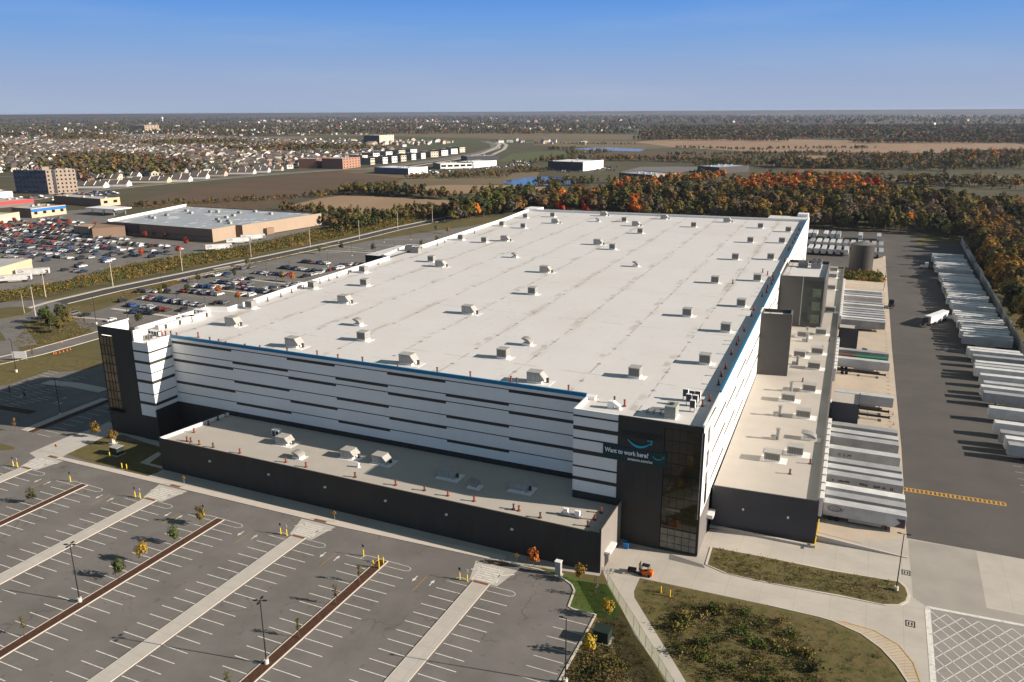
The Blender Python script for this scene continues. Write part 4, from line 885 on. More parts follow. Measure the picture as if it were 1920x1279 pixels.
# small things round the entrances
def boxy(name, cat, label, q, parts, rz=0.):
    o = thing(name, label, cat, q, rz)
    for pn, dims, m_ in parts: MB().box(*dims).build(pn, m_, o, rel=True)
    return o
green_box = mat('transformer_green', (.02, .032, .026), .5, .1, 1.)
boxy('transformer', 'transformer', 'dark green transformer cabinet in the planting bed by the kerb', P(1129, 1201), [('pad', (-1.6, 1.6, -1.4, 1.4, 0, .25), concrete), ('cabinet', (-1.3, 1.3, -1.1, 1.1, .251, 2.3), green_box), ('lid', (-1.4, 1.4, -1.2, 1.2, 2.301, 2.42), green_box)])
boxy('transformer', 'transformer', 'dark transformer cabinet on the corner grass by the tower', P(220, 852), [('pad', (-1.6, 1.6, -1.4, 1.4, 0, .25), concrete), ('cabinet', (-1.3, 1.3, -1.1, 1.1, .251, 2.2), green_box), ('lid', (-1.4, 1.4, -1.2, 1.2, 2.201, 2.32), unit_top)])
boxy('kiosk', 'kiosk', 'pale grey upright cabinet on the green lawn', P(1047, 1078), [('pad', (-.8, .8, -.6, .6, 0, .2), concrete), ('cabinet', (-.55, .55, -.45, .45, .201, 2.9), unit_top), ('cap', (-.65, .65, -.55, .55, 2.901, 3.05), white_paint)])
boxy('kiosk', 'kiosk', 'white pump cabinet on the corner grass by autumn saplings', P(212, 832), [('pad', (-.9, .9, -.9, .9, 0, .2), concrete), ('cabinet', (-.4, .4, -.4, .4, .201, 1.7), white_paint)])
boxy('bin', 'bin', 'bright blue bin beside the annex railing', P(1174, 1028), [('body', (-.5, .5, -.4, .4, .1, 1.1), blue_m), ('lid', (-.55, .55, -.45, .45, 1.101, 1.2), blue_m)])
boxy('sign_board', 'sign', 'white two-post sign board beside the drive at far left', P(38, 676), [('board', (-2.6, 2.6, -.06, .06, .9, 3.4), white_paint), ('post', (-2.4, -2.2, .07, .2, 0, 3.2), metal_g), ('post', (2.2, 2.4, .07, .2, 0, 3.2), metal_g)], .4)
boxy('sign_board', 'sign', 'blue staff sign board at the staff car park edge', P(347, 532), [('board', (-1.6, 1.6, -.05, .05, .8, 2.4), mat('indigo_sign', (.06, .06, .30), .5, .05, 1.)), ('post', (-.1, .1, .06, .2, 0, 2.3), metal_g)], .2)
m = MB(); q = P(1157, 1019); o = thing('railing', 'grey metal railing in the corner between annex and charcoal block', 'railing', q)
for z in (.4, .75, 1.1): m.tube((-1.9, 0, z), (1.9, 0, z), .04)
m.build('rail', metal_g, o, rel=True)
for k in range(5): MB().tube((-1.9+k*.95, 0, 0), (-1.9+k*.95, 0, 1.12), .04).build('post', metal_g, o, rel=True)
rk = []
for i in range(5):
    x, y = 1126+i*6, 1071+i*.8; o = thing('bike_rack', 'x', 'bike rack', P(x, y)); m = MB()
    pts = [(0, -.45, 0), (0, -.45, .8), (0, -.2, 1.), (0, .2, 1.), (0, .45, .8), (0, .45, 0)]
    for a, b in zip(pts[:-1], pts[1:]): m.tube(a, b, .05)
    m.build('hoop', metal_g, o, rel=True); tag(o, group='bike racks at the annex corner'); MB().box(-.08, .08, -.6, .6, -.0, .03).build('foot', metal_g, o, rel=True); rk.append((o, 'steel hoop bike rack at the annex corner'))
number_labels(rk, lambda k, n: f'{k}, {n} from left')
# traffic cones on the drive
lab = []; cn0 = None; us = {}
for x, y in ((101, 664), (105, 663), (112, 662), (119, 660), (126, 658), (132, 656), (116, 643)):
    if cn0 is None:
        cn0 = thing('traffic_cone', 'x', 'traffic cone'); MB().box(-.22, .22, -.22, .22, 0, .05).build('base', orange_m, cn0, rel=True); MB().cyl(0, 0, .05, .8, .17, 10, 0, .03).build('cone', orange_m, cn0, rel=True)
    o = place(cn0, us, P(x, y, .03), 0, group='orange cones along the drive', scale=1.15); lab.append((o, 'orange traffic cone on the drive left of the tower'))
number_labels(lab, lambda k, n: f'{k}, {n} from left')
# forklift
o = thing('forklift', 'orange forklift with black mast and overhead guard on the concrete yard', 'forklift', P(1207, 1078), R_(178))
MB().hexa([(-1.3, -.6, .35), (.7, -.6, .35), (.7, .6, .35), (-1.3, .6, .35)], [(-1.3, -.6, 1.25), (.5, -.6, .8), (.5, .6, .8), (-1.3, .6, 1.25)]).build('body', orange_m, o, rel=True)
MB().box(-1.75, -1.301, -.58, .58, .35, 1.25).build('counterweight', orange_m, o, rel=True)
m = MB()
for s in (-.5, .5):
    m.tube((.55, s, .8), (.3, s, 2.15), .05).tube((-1.1, s, 1.2), (-.95, s, 2.15), .05)
m.box(-1.05, .4, -.6, .6, 2.15, 2.22).build('overhead_guard', black_m, o, rel=True)
MB().box(.75, .9, -.5, -.35, .1, 2.5).box(.75, .9, .35, .5, .1, 2.5).box(.76, .88, -.35, .35, 1.0, 1.15).box(.76, .88, -.35, .35, 2.3, 2.42).build('mast', black_m, o, rel=True)
for s in (-.4, .3): MB().box(.9, 2.0, s, s+.12, .12, .2).build('fork', black_m, o, rel=True)
MB().box(-.7, -.2, -.28, .28, .95, 1.1).box(-.78, -.7, -.28, .28, 1.1, 1.6).build('seat', black_m, o, rel=True)
for x, r in ((.5, .38), (-1.15, .3)):
    for s in (-.62, .46): MB().tube((x, s, r), (x, s+.18, r), r, 12).build('wheel', rubber, o, rel=True)
boxy('pallet_jack', 'pallet jack', 'dark loaded pallet lying in front of the forklift', P(1185, 1072), [('pallet', (-.9, .9, -.6, .6, 0, .15), wood_pole), ('load', (-.8, .8, -.55, .55, .151, .75), black_m)], .1)
# mesh fence between the bed and the path
fm = mat('fence_mesh', (.30, .31, .22), .8, .15, 4., trans=.45)
nt = fm.node_tree; N_, L_ = nt.nodes, nt.links; outn = N_['Material Output']; prev = outn.inputs['Surface'].links[0].from_socket
tb = N_.new('ShaderNodeBsdfTransparent'); ms = N_.new('ShaderNodeMixShader'); ms.inputs['Fac'].default_value = .62; L_.new(tb.outputs[0], ms.inputs[1]); L_.new(prev, ms.inputs[2]); L_.new(ms.outputs[0], outn.inputs['Surface'])
fp = px((1139, 1097), (1160, 1133), (1188, 1177), (1222, 1234), (1248, 1278), (1290, 1345))
o = thing('mesh_fence', 'long pale green mesh fence running between planting bed and concrete path', 'fence', (*fp[0], 0))
m = MB()
for a, b in zip(fp[:-1], fp[1:]):
    m.add([(*a, .08), (*b, .08), (*b, 2.4), (*a, 2.4)], [(0, 1, 2, 3)])
m.build('mesh_panel', fm, o)
for a, b in zip(fp[:-1], fp[1:]):
    n = max(1, round((Vector(a)-Vector(b)).length/3.))
    for k in range(n):
        q = Vector(a).lerp(Vector(b), k/n); MB().cyl(q.x, q.y, 0, 2.5, .05, 6).build('post', metal_g, o)
m = MB()
for a, b in zip(fp[:-1], fp[1:]): m.tube((*a, 2.42), (*b, 2.42), .03)
m.build('top_rail', metal_g, o)
# precast barrier wall right of the trailers, panels with posts
wm_ = mat('barrier_concrete', (.48, .46, .42), .85, .12, .12)
o = thing('barrier_wall', 'long tall precast concrete barrier wall beside the parked trailers', 'wall', (54, 440, 0))
ys = list(np.arange(290, 612, 9.))
m = MB(); m2 = MB()
for a, b in zip(ys[:-1], ys[1:]):
    h = 4.4+.5*math.sin(a*.07)*(1 if int(a/36) % 2 else -.6); x = 53.4+(a-450)*-.002
    m.box(x, x+.25, a+.16, b-.16, 0, h)
    MB().box(x-.08, x+.33, a-.15, a+.15, 0, h+.25).build('post', wm_, o)
m.build('panels', wm_, o)
# dark silo
o = thing('water_tank', 'dark grey cylindrical tank with conical roof beside the loading apron', 'tank', P(1613, 506))
MB().cyl(0, 0, 0, 14.5, 6.1, 32).build('shell', mat('tank_dark', (.055, .05, .047), .6, .1, .3), o, rel=True); MB().cyl(0, 0, 14.501, 16.2, 6.3, 32, 0, .6).build('roof', mat('tank_roof', (.16, .155, .15), .6, .1, .3), o, rel=True)
m = MB()
for s in (-.25, .25): m.tube((-6.15+0, s-1, 0), (-6.15, s-1, 15), .04)
for k in range(24): m.tube((-6.15, -1.25, .5+k*.6), (-6.15, -.75, .5+k*.6), .03, 5)
m.build('ladder', metal_g, o, rel=True)
# ------------------------------------------------------------------ trailers
def wheel(m, x, y, r=.5, w=.28): m.tube((x, y-w/2, r), (x, y+w/2, r), r, 12)
def trailer(L=16.15, name='semi_trailer'):
    o = thing(name, 'x', 'trailer')
    MB().box(0, L, -1.3, 1.3, 1.15, 4.08).box(L, L+.12, -1.2, 1.2, 1.3, 4.0).build('cargo_box', trailer_m, o, rel=True)
    m = MB()
    m.box(0, L, -1.33, -1.302, 4.0, 4.09).box(0, L, 1.302, 1.33, 4.0, 4.09).box(0, L, -1.33, -1.302, 1.15, 1.28).box(0, L, 1.302, 1.33, 1.15, 1.28).build('side_rails', unit_top, o, rel=True)
    for s in (-.64, .64): MB().box(-.06, -.002, s-.62, s+.62, 1.2, 4.0).build('rear_door', white_paint, o, rel=True)
    MB().box(.3, L-1.5, -.5, -.35, .85, 1.149).box(.3, L-1.5, .35, .5, .85, 1.149).build('chassis', black_m, o, rel=True)
    for x in (1.6, 2.9):
        for s in (-1, 1):
            w_ = MB(); wheel(w_, x, s*1.0, .5, .5); w_.build('wheel', rubber, o, rel=True)
    for s in (-.9, .9): MB().box(L-3.6, L-3.4, s-.1, s+.1, .02, 1.149).box(L-3.75, L-3.25, s-.2, s+.2, 0, .02).build('landing_leg', black_m, o, rel=True)
    MB().box(5.2, L-4.5, -1.28, -1.25, .55, 1.149).box(5.2, L-4.5, 1.25, 1.28, .55, 1.149).build('side_skirt', unit_top, o, rel=True)
    return o
tr = trailer(); ut = {}
WHT, GRY, SIL, BLU = (.66, .66, .65), (.36, .365, .375), (.48, .485, .49), (.40, .47, .56)
def shade(c, a, b): f = random.uniform(a, b); return tuple(min(.85, k*f) for k in c)
lab = []
dock_list = [(173.2, SIL), (177.4, GRY), (181.6, WHT), (188.6, GRY), (192.6, SIL), (196.6, GRY), (204.8, SIL), (213.2, GRY), (217.0, SIL), (222., GRY), (250.5, SIL), (287.5, SIL), (298.5, GRY),
             (345, GRY), (349.2, WHT), (353.5, GRY), (357.8, SIL), (362, GRY), (366.3, SIL), (374.8, WHT), (379, GRY), (391.9, WHT), (396.1, GRY), (404.7, WHT)]
for y, c in dock_list:
    x = XD(y)+1.0; o = place(tr, ut, (x, y, 0), R_(random.uniform(-.6, .6)), group='trailers backed up to the loading docks', color=shade(c, .92, 1.06))
    lab.append((o, ({WHT: 'white', GRY: 'grey', SIL: 'silver'}[c])+' trailer backed up to the loading dock'))
docked = [o for o, _ in lab]
y0 = {}
fence_list = []
y = 214.; skip = {3, 11, 16, 17, 28}
fence_list = [P2(*t)[1]+1.6 for t in ((1802, 850), (1796, 838), (1795, 828), (1789, 810), (1786, 782))]+[266.7, 272.6, 277.4, 285.6, 293, 296.7, 300.5, 308.3, 314.9, 318, 334.8]
fence_list += [y for k, y in enumerate(np.arange(339.5, 530, 3.8)) if k not in (11, 12, 16, 27, 34, 35, 36, 43, 44)]
for i, yy in enumerate(fence_list):
    c = random.choice((WHT, WHT, SIL, WHT, GRY)); nx = 35.2-(yy-300)*.014+random.uniform(-.7, .7)
    o = place(tr, ut, (nx+16.3, yy, 0), math.pi+R_(random.uniform(-.7, .7)), group='trailers parked along the barrier wall', color=shade(c, .93, 1.07))
    lab.append((o, ({WHT: 'white', GRY: 'grey', SIL: 'silver'}[c])+' trailer parked nose-out along the barrier wall'))
for row, (y_, xs) in enumerate(((598, (-40.5, -37, -30.2, -25.5, -22, -8, 3.5)), (559, tuple(-36+k*4.1 for k in range(11))), (525, (-35, -31, -27, -22.8, -18.6, -14.2, 1.6, 5.2)))):
    for x in xs:
        o = place(tr, ut, (x, y_-8 if row != 2 else y_+14, 0), R_(90 if row != 2 else -90), group='trailers parked behind the dark tank', color=shade(random.choice((WHT, GRY, SIL)), .8, 1.05))
        lab.append((o, ['grey-white trailer in the far back row by the wood', 'grey-white trailer in the middle row behind the tank', 'grey-white trailer in the near row behind the tank'][row]))
byk = {}
for o, k in lab: byk.setdefault(k, []).append(o)
for k, L in byk.items():
    L.sort(key=lambda o: o.location.y if 'row' not in k else o.location.x)
    for i, o in enumerate(L): o['label'] = f'{k}, {nth(i+1)} '+('such from near end' if 'row' not in k else 'from left')
# lettering and marks on some trailer sides (side facing the camera)
def on_trailer(o, mb, m_, name='lettering'): return mb.build(name, m_, o, rel=True)
def tmark(o, x0, z0, s, size, width, flip=False):
    m = MB(); text_mesh(m, s, size, x0, -1.36, z0, 0, width)
    if flip: m.v = [(2*x0+width-x, -y, z) for x, y, z in m.v]
    on_trailer(o, m, dark_ink)
dark_ink = mat('dark_ink', (.06, .06, .09), .6, .1, 2.)
near = lambda L, y: min(L, key=lambda o: abs(o.location.y-y))
tmark(near(docked, 204.8), 2.2, 2.3, 'C E M', 1.1, 3.)
m = MB()
for k in range(14): m.tube((2.2+1.4*math.cos(k*.45), -1.33, 3.0+.6*math.sin(k*.45)), (2.2+1.4*math.cos(k*.45+.45), -1.33, 3.0+.6*math.sin(k*.45+.45)), .06, 5)
for k in range(6): m.tube((1.2+k*.5, -1.33, 2.5), (1.5+k*.5, -1.33, 3.2), .06, 5)
on_trailer(near(docked, 173.2), m, dark_ink, 'scrawled_emblem')
m = MB()
for k in range(16): m.box(15.2-abs(k-8)*.12, 16.1, -1.34, -1.303, 1.3+k*.12, 1.38+k*.12)
on_trailer(near(docked, 173.2), m, mat('rust_mark', (.12, .05, .05), .8, .2, 2.), 'rust_patch')
m = MB(); smile(m, 8, 10.4, 3.1, .5, .16, -1.36, 0, .4); on_trailer(near(docked, 192.6), m, dark_ink, 'smile_mark')
m = MB()
for a, b in ((1.3, 1.6), (2.6, 5.), (7.2, 9), (10.2, 11.3), (12, 12.5), (13.6, 14.3)):
    x = a
    while x < b: m.box(x, x+.26, -1.36, -1.303, 2.5+random.random()*.2, 2.95+random.random()*.2); x += .36
on_trailer(near(docked, 188.6), m, dark_ink)
fl = [o for o in byk.get('white trailer parked nose-out along the barrier wall', [])]
for yy, xx, s in ((447, 6.4, 'H(A'), (337, 4.6, '(N)')):
    o = near(fl, yy); m = MB(); text_mesh(m, s, 1.3, -xx-2, -1.36, 2., 0, 2.2); m.v = [(-x, -y, z) for x, y, z in m.v]; on_trailer(o, m, dark_ink)
# ------------------------------------------------------------------ tractors and trucks
def tractor(name, label, loc, rz, m_, group=None):
    o = thing(name, label, 'truck', loc, rz, group)                      # front towards +x
    MB().hexa([(-1.2, -1.15, 1.0), (.9, -1.15, 1.), (.9, 1.15, 1.), (-1.2, 1.15, 1.)], [(-1.2, -1.1, 3.6), (.3, -1.05, 3.5), (.3, 1.05, 3.5), (-1.2, 1.1, 3.6)]).build('cab', m_, o, rel=True)
    MB().hexa([(.901, -1.0, .8), (2.7, -.9, .8), (2.7, .9, .8), (.901, 1.0, .8)], [(.901, -1.0, 2.1), (2.6, -.85, 1.75), (2.6, .85, 1.75), (.901, 1.0, 2.1)]).build('hood', m_, o, rel=True)
    MB().add([(.86, -.95, 2.1), (.86, .95, 2.1), (.40, .9, 3.3), (.40, -.9, 3.3), (.80, -.95, 2.1), (.80, .95, 2.1), (.34, .9, 3.3), (.34, -.9, 3.3)], [(0, 1, 2, 3), (7, 6, 5, 4), (0, 4, 5, 1), (2, 6, 7, 3), (1, 5, 6, 2), (0, 3, 7, 4)]).build('windscreen', car_glass, o, rel=True)
    MB().box(-4.2, -1.21, -.45, .45, .75, 1.05).build('chassis', black_m, o, rel=True); MB().box(2.7, 2.9, -1.1, 1.1, .4, .85).build('bumper', metal_g, o, rel=True)
    for x, ww in ((1.9, .3), (-2.4, .5), (-3.6, .5)):
        for s in (-1, 1): w_ = MB(); wheel(w_, x, s*.98, .5, ww); w_.build('wheel', rubber, o, rel=True)
    for s in (-.7, .7): MB().box(2.62, 2.72, s-.15, s+.15, 1.1, 1.35).build('headlight', white_paint, o, rel=True)
    for s in (-1.0, 1.0): MB().cyl(-1.35, s, 1.1, 3.9, .09, 8).build('exhaust', metal_g, o, rel=True)
    return o
white_cab = mat('cab_white', (.7, .7, .72), .35, .03, 1., spec=.5); navy_cab = mat('cab_navy', (.012, .016, .03), .3, .03, 1., spec=.5)
# the truck pulling out across the court
a, b = Vector(P2(1727, 615)), Vector(P2(1771, 599)); d = (a-b).normalized(); rz = math.atan2(d.y, d.x)
o = place(tr, ut, (b.x, b.y, 0), rz, 'white trailer pulled slantwise across the truck court', 'trailers on the move', (.8, .8, .79))
q = a-d*0+d*1.9; tractor('truck_tractor', 'dark truck tractor pulling a white trailer out across the court', (b.x+d.x*17.6, b.y+d.y*17.6, 0), rz, black_m)
tractor('truck_tractor', 'white truck tractor coupled to a trailer at the far wall row', (28.2, 499, 0), math.pi, white_cab)
o = tractor('yard_tractor', 'black truck tractor standing alone on the court edge', P(1670, 577), R_(-95), black_m)
tractor('truck_tractor', 'navy truck tractor backed in between docked trailers', (XD(303)+10, 303, 0), 0, navy_cab)
# container on a chassis at the docks
o = thing('container_trailer', 'flat container trailer with green and brown top at the dock', 'trailer', (XD(293)+1, 293.5, 0))
MB().box(5.5, 15.5, -1.25, 1.25, 1.2, 3.6).build('green_container', mat('container_green', (.03, .17, .085), .5, .1, 1.), o, rel=True); MB().box(0, 5.48, -1.25, 1.25, 1.2, 3.6).build('brown_container', mat('container_brown', (.14, .07, .055), .5, .1, 1.), o, rel=True)
MB().box(0, 15.8, -.5, .5, .8, 1.199).build('chassis', black_m, o, rel=True)
for x in (1.6, 2.9):
    for s in (-1, 1): w_ = MB(); wheel(w_, x, s*.95, .5, .5); w_.build('wheel', rubber, o, rel=True)
# empty chassis trailers
ct = thing('chassis_trailer', 'x', 'trailer'); MB().box(0, 15, -.55, -.3, .9, 1.2).box(0, 15, .3, .55, .9, 1.2).box(0, .3, -1.2, 1.2, .95, 1.2).box(4, 4.3, -1.2, 1.2, .95, 1.2).box(9, 9.3, -1.2, 1.2, .95, 1.2).box(14.7, 15, -1.2, 1.2, .95, 1.2).build('frame', black_m, ct, rel=True)
for x in (1.6, 2.9):
    for s in (-1, 1): w_ = MB(); wheel(w_, x, s*.95, .5, .5); w_.build('wheel', rubber, ct, rel=True)
uc = {}
for y, l in ((245.5, 'empty black chassis trailer at the dock beside a dark dock office'), (240.5, 'second empty black chassis trailer beside the dark dock office'), (282, 'empty black chassis trailer beside the bare yellow-marked dock bays')): place(ct, uc, (XD(y)+1.2, y, 0), 0, l, 'empty chassis trailers')
# barrier gate with yellow arm at the ramp, big doors rails
boxy('guard_rail', 'railing', 'yellow guard rail at the loading wing corner', P(1531, 1006), [('rail', (-.1, .1, -6, 6, .9, 1.1), yellow_m)]+[('post', (-.09, .09, k*2.-.1, k*2.+.1, 0, .899), yellow_m) for k in range(-2, 3)])
o = thing('shade_wall', 'low tapering concrete wall added to shade the dock ramp', 'wall', P(1530, 1016))  # tapered wall added to cast the dark strip of the ramp
A, B = Vector(P2(1530, 1014)), Vector(P2(1702, 1047)); n = Vector((-(B-A).y, (B-A).x)).normalized()*.3
MB().hexa([(*A, 0), (*B, 0), (*(B+n), 0), (*(A+n), 0)], [(*A, 1.3), (*B, .15), (*(B+n), .15), (*(A+n), 1.3)]).build('wall', kerb_m, o)
m = MB(); m.tube((*(A+n*.5), 1.9), (*(A+n*.5).lerp(B, .5), 1.3), .05); m.build('rail', metal_g, o)
# small stop poles in front of docks (red/white markers)
lab = []; mk = None; us = {}
for y in np.arange(178, 262, 8.54):
    if mk is None: mk = thing('marker_post', 'x', 'marker post'); MB().cyl(0, 0, .03, .8, .1, 8).build('post', mat('marker_red', (.6, .15, .12), .6, .1, 2.), mk, rel=True); MB().cyl(0, 0, 0, .03, .3, 8).build('base', rubber, mk, rel=True)
    o = place(mk, us, (P2(1690, 900)[0]-.8-(y-180)*.013, y, 0), 0, group='red markers along the dock apron'); lab.append(o)
for i, o in enumerate(lab): o['label'] = f'red marker post on the apron edge facing the docks, {nth(i+1)} from near end'
# ------------------------------------------------------------------ cars
def body_profile(kind):
    if kind == 'suv': return [(-2.3, .35), (2.3, .35), (2.35, .75), (2.2, 1.02), (1.2, 1.12), (.55, 1.68), (-1.9, 1.72), (-2.3, 1.15), (-2.35, .8)], (1.12, 1.68)
    if kind == 'pickup': return [(-2.8, .45), (2.7, .45), (2.75, .85), (2.6, 1.1), (1.4, 1.18), (.8, 1.78), (-.7, 1.8), (-.9, 1.2), (-2.8, 1.2)], (1.18, 1.78)
    if kind == 'van': return [(-2.5, .4), (2.5, .4), (2.55, .9), (2.1, 1.2), (1.3, 1.95), (-2.4, 2.0), (-2.5, 1.2)], (1.2, 1.9)
    return [(-2.25, .32), (2.25, .32), (2.3, .62), (2.1, .85), (1.1, .95), (.35, 1.42), (-1.1, 1.44), (-1.75, 1.0), (-2.25, .95), (-2.3, .6)], (.95, 1.42)
def car(kind, simple=False):
    prof, (zb, zt) = body_profile(kind)
    def section(pts, hw, m, mi=0, inset=.2):
        w = [hw if z <= zb+.02 else hw-inset*(z-zb)/(zt-zb) for x, z in pts]
        n = len(pts); V = [(x, -w[i], z) for i, (x, z) in enumerate(pts)]+[(x, w[i], z) for i, (x, z) in enumerate(pts)]
        m.add(V, [tuple(range(n)), tuple(reversed(range(n, 2*n)))]+[((i+1) % n, i, n+i, n+(i+1) % n) for i in range(n)], mi)
    body = MB(); section(prof, .9, body)
    wn = MB(); up2 = [(x, z) for x, z in prof if z >= zb-.02]
    xs = [x for x, z in up2 if z > zt-.1]; x0, x1 = min(xs), max(xs)
    fr = max(x for x, z in up2 if z < zb+.15) if kind != 'van' else 2.1; bk = min(x for x, z in up2)
    fx = {'sedan': 1.1, 'suv': 1.2, 'pickup': 1.4, 'van': 2.1}[kind]; bx_ = {'sedan': -1.75, 'suv': -2.22, 'pickup': -.86, 'van': -2.47}[kind]
    def quad(a, b, c, d): wn.add([a, b, c, d], [(0, 1, 2, 3)])
    e = .015
    lo, hi = zb+.06, zt-.08
    def xat(xl, xt, z): return xl+(xt-xl)*(z-zb)/(zt-zb)
    w = lambda z: .9-.2*(z-zb)/(zt-zb)
    quad((xat(fx, x1, lo)+e, -w(lo)+.08, lo+e), (xat(fx, x1, lo)+e, w(lo)-.08, lo+e), (xat(fx, x1, hi)+e, w(hi)-.08, hi+e), (xat(fx, x1, hi)+e, -w(hi)+.08, hi+e))
    quad((xat(bx_, x0, hi)-e, -w(hi)+.08, hi+e), (xat(bx_, x0, hi)-e, w(hi)-.08, hi+e), (xat(bx_, x0, lo)-e, w(lo)-.08, lo+e), (xat(bx_, x0, lo)-e, -w(lo)+.08, lo+e))
    for s in (-1, 1):
        q = [(xat(bx_, x0, lo)+.15, s*(w(lo)+e), lo), (xat(fx, x1, lo)-.15, s*(w(lo)+e), lo), (xat(fx, x1, hi)-.1, s*(w(hi)+e), hi), (xat(bx_, x0, hi)+.1, s*(w(hi)+e), hi)]
        wn.add(q, [(0, 1, 2, 3) if s < 0 else (3, 2, 1, 0)])
    wl_ = []
    ax_ = {'sedan': 1.35, 'suv': 1.4, 'pickup': 1.75, 'van': 1.55}[kind]
    for x in (ax_, -ax_):
        for s in (-1, 1): wl_.append((x, s*.82))
    if simple:
        o = 0; m = MB(); m.v = list(body.v); m.f = list(body.f); m.m = [0]*len(body.f); m.add(wn.v, wn.f, 1)
        for x, y in wl_: m.tube((x, y-.1, .33), (x, y+.1, .33), .33, 8, 2)
        me = m.build('parked_car', [car_paint, car_glass, rubber]); tag(me, 'x', 'car'); return me
    o = thing('parked_car', 'x', 'car'); body.build('body', car_paint, o, rel=True); wn.build('windows', car_glass, o, rel=True)
    for x, y in wl_: MB().tube((x, y-.1, .33), (x, y+.1, .33), .33, 12).build('wheel', rubber, o, rel=True)
    return o
CC = {'white': (.72, .72, .71), 'silver': (.42, .43, .44), 'grey': (.14, .14, .15), 'black': (.016, .016, .018), 'red': (.22, .022, .02), 'blue': (.03, .075, .19), 'dark blue': (.015, .03, .08), 'orange': (.55, .16, .02), 'brown': (.10, .05, .03)}
cw = ['white']*7+['silver']*4+['grey']*5+['black']*9+['red']*2+['blue']*1+['dark blue']*3+['orange']*0+['brown']
kinds = ['sedan']*5+['suv']*5+['pickup']*2+['van']
cw2 = ['white']*4+['silver']*4+['grey']*7+['black']*11+['dark blue']*4+['blue', 'brown', 'red', 'red']
protos = {k: car(k) for k in ('sedan', 'suv', 'pickup', 'van')}; uq = {k: {} for k in protos}
lab = []
rows = [((233, 573), (314, 583), 9), ((252, 587), (288, 589), 4), ((272, 561), (375, 574), 12), ((335, 546), (412, 554), 10), ((262, 548), (312, 549), 6), ((366, 538), (432, 543), 7), ((392, 520), (425, 516), 4), ((406, 531), (468, 535), 8), ((442, 507), (478, 502), 5), ((440, 526), (478, 524), 5), ((480, 513), (540, 517), 8), ((530, 503), (590, 510), 8), ((500, 542), (560, 535), 6), ((562, 492), (614, 496), 7), ((572, 520), (600, 514), 4), ((600, 512), (640, 504), 6), ((484, 548), (510, 550), 3), ((640, 498), (678, 497), 4), ((140, 591), (160, 593), 3), ((405, 570), (440, 569), 4), ((455, 555), (480, 556), 3), ((455, 541), (480, 546), 4)]
spots = []
for a, b, n in rows:
    A, B = Vector(P2(*a)), Vector(P2(*b))
    n2 = max(n, int((B-A).length/2.9)); 
    for k in range(n2+1):
        q = A+(B-A)*k/max(1, n2)
        if random.random() < .92 and all((q-s).length > 2.4 for s in spots): spots.append(q)
for x, y in ((208, 602), (230, 566), (343, 583)): spots.append(Vector(P2(x, y)))
def put_car(proto, u, q, rz, c, group, z):
    o = place(proto, u, (q.x, q.y, z), rz, group=group, color=shade(CC[c], .85, 1.12)); o['category'] = 'car'; return o
KN = {'sedan': 'saloon car', 'suv': 'estate car', 'pickup': 'pickup truck', 'van': 'van'}
for q in spots:
    k = random.choice(kinds); c = random.choice(cw)
    o = put_car(protos[k], uq[k], q, R_(90+random.choice((0, 180))+random.uniform(-2, 2)), c, 'cars in the staff car park', .02)
    lab.append((o, f'{c} {KN[k]} in the staff car park'))
n_staff = len(spots)
# the crowded lot of the big store: nearest as things, the rest as one mass
sp = {k: car(k, True) for k in ('sedan', 'suv', 'pickup', 'van')}; uqs = {k: {} for k in sp}
store_lot = px((-260, 420), (40, 412), (120, 408), (180, 425), (200, 443), (250, 452), (360, 464), (330, 474), (205, 500), (135, 517), (105, 524), (60, 500), (0, 486), (-260, 540))
xs = [p[0] for p in store_lot]; ys_ = [p[1] for p in store_lot]; cand = []
yy = min(ys_)
while yy < max(ys_):
    for dy in (0, 5.6):
        xx = min(xs)
        while xx < max(xs):
            if inpoly(xx, yy+dy, store_lot):
                u_, v_ = PX(xx, yy+dy); dens = .80 if (u_ < 130 and 428 < v_ < 478) else (.5 if u_ < 260 else .36)
                if v_ > 485: dens = .16
                if random.random() < dens: cand.append((xx+random.uniform(-.2, .2), yy+dy, u_))
            xx += 2.95
    yy += 17.
cand = [c for c in cand if -30 < c[2] < 420]
cand.sort(key=lambda c: c[1])
n_near = 296-n_staff
for x, y, _ in cand[:n_near]:
    k = random.choice(kinds); c = random.choice(cw2)
    o = put_car(sp[k], uqs[k], Vector((x, y)), R_(90+random.choice((0, 180))), c, 'cars in the crowded store lot', .03); lab.append((o, f'{c} {KN[k]} in the crowded store lot'))
for k in sp:
    if not uqs[k]: bpy.data.objects.remove(sp[k])
number_labels(lab, lambda k, n: f'{k}, {n} from left' if n != 'only' else f'only {k}')
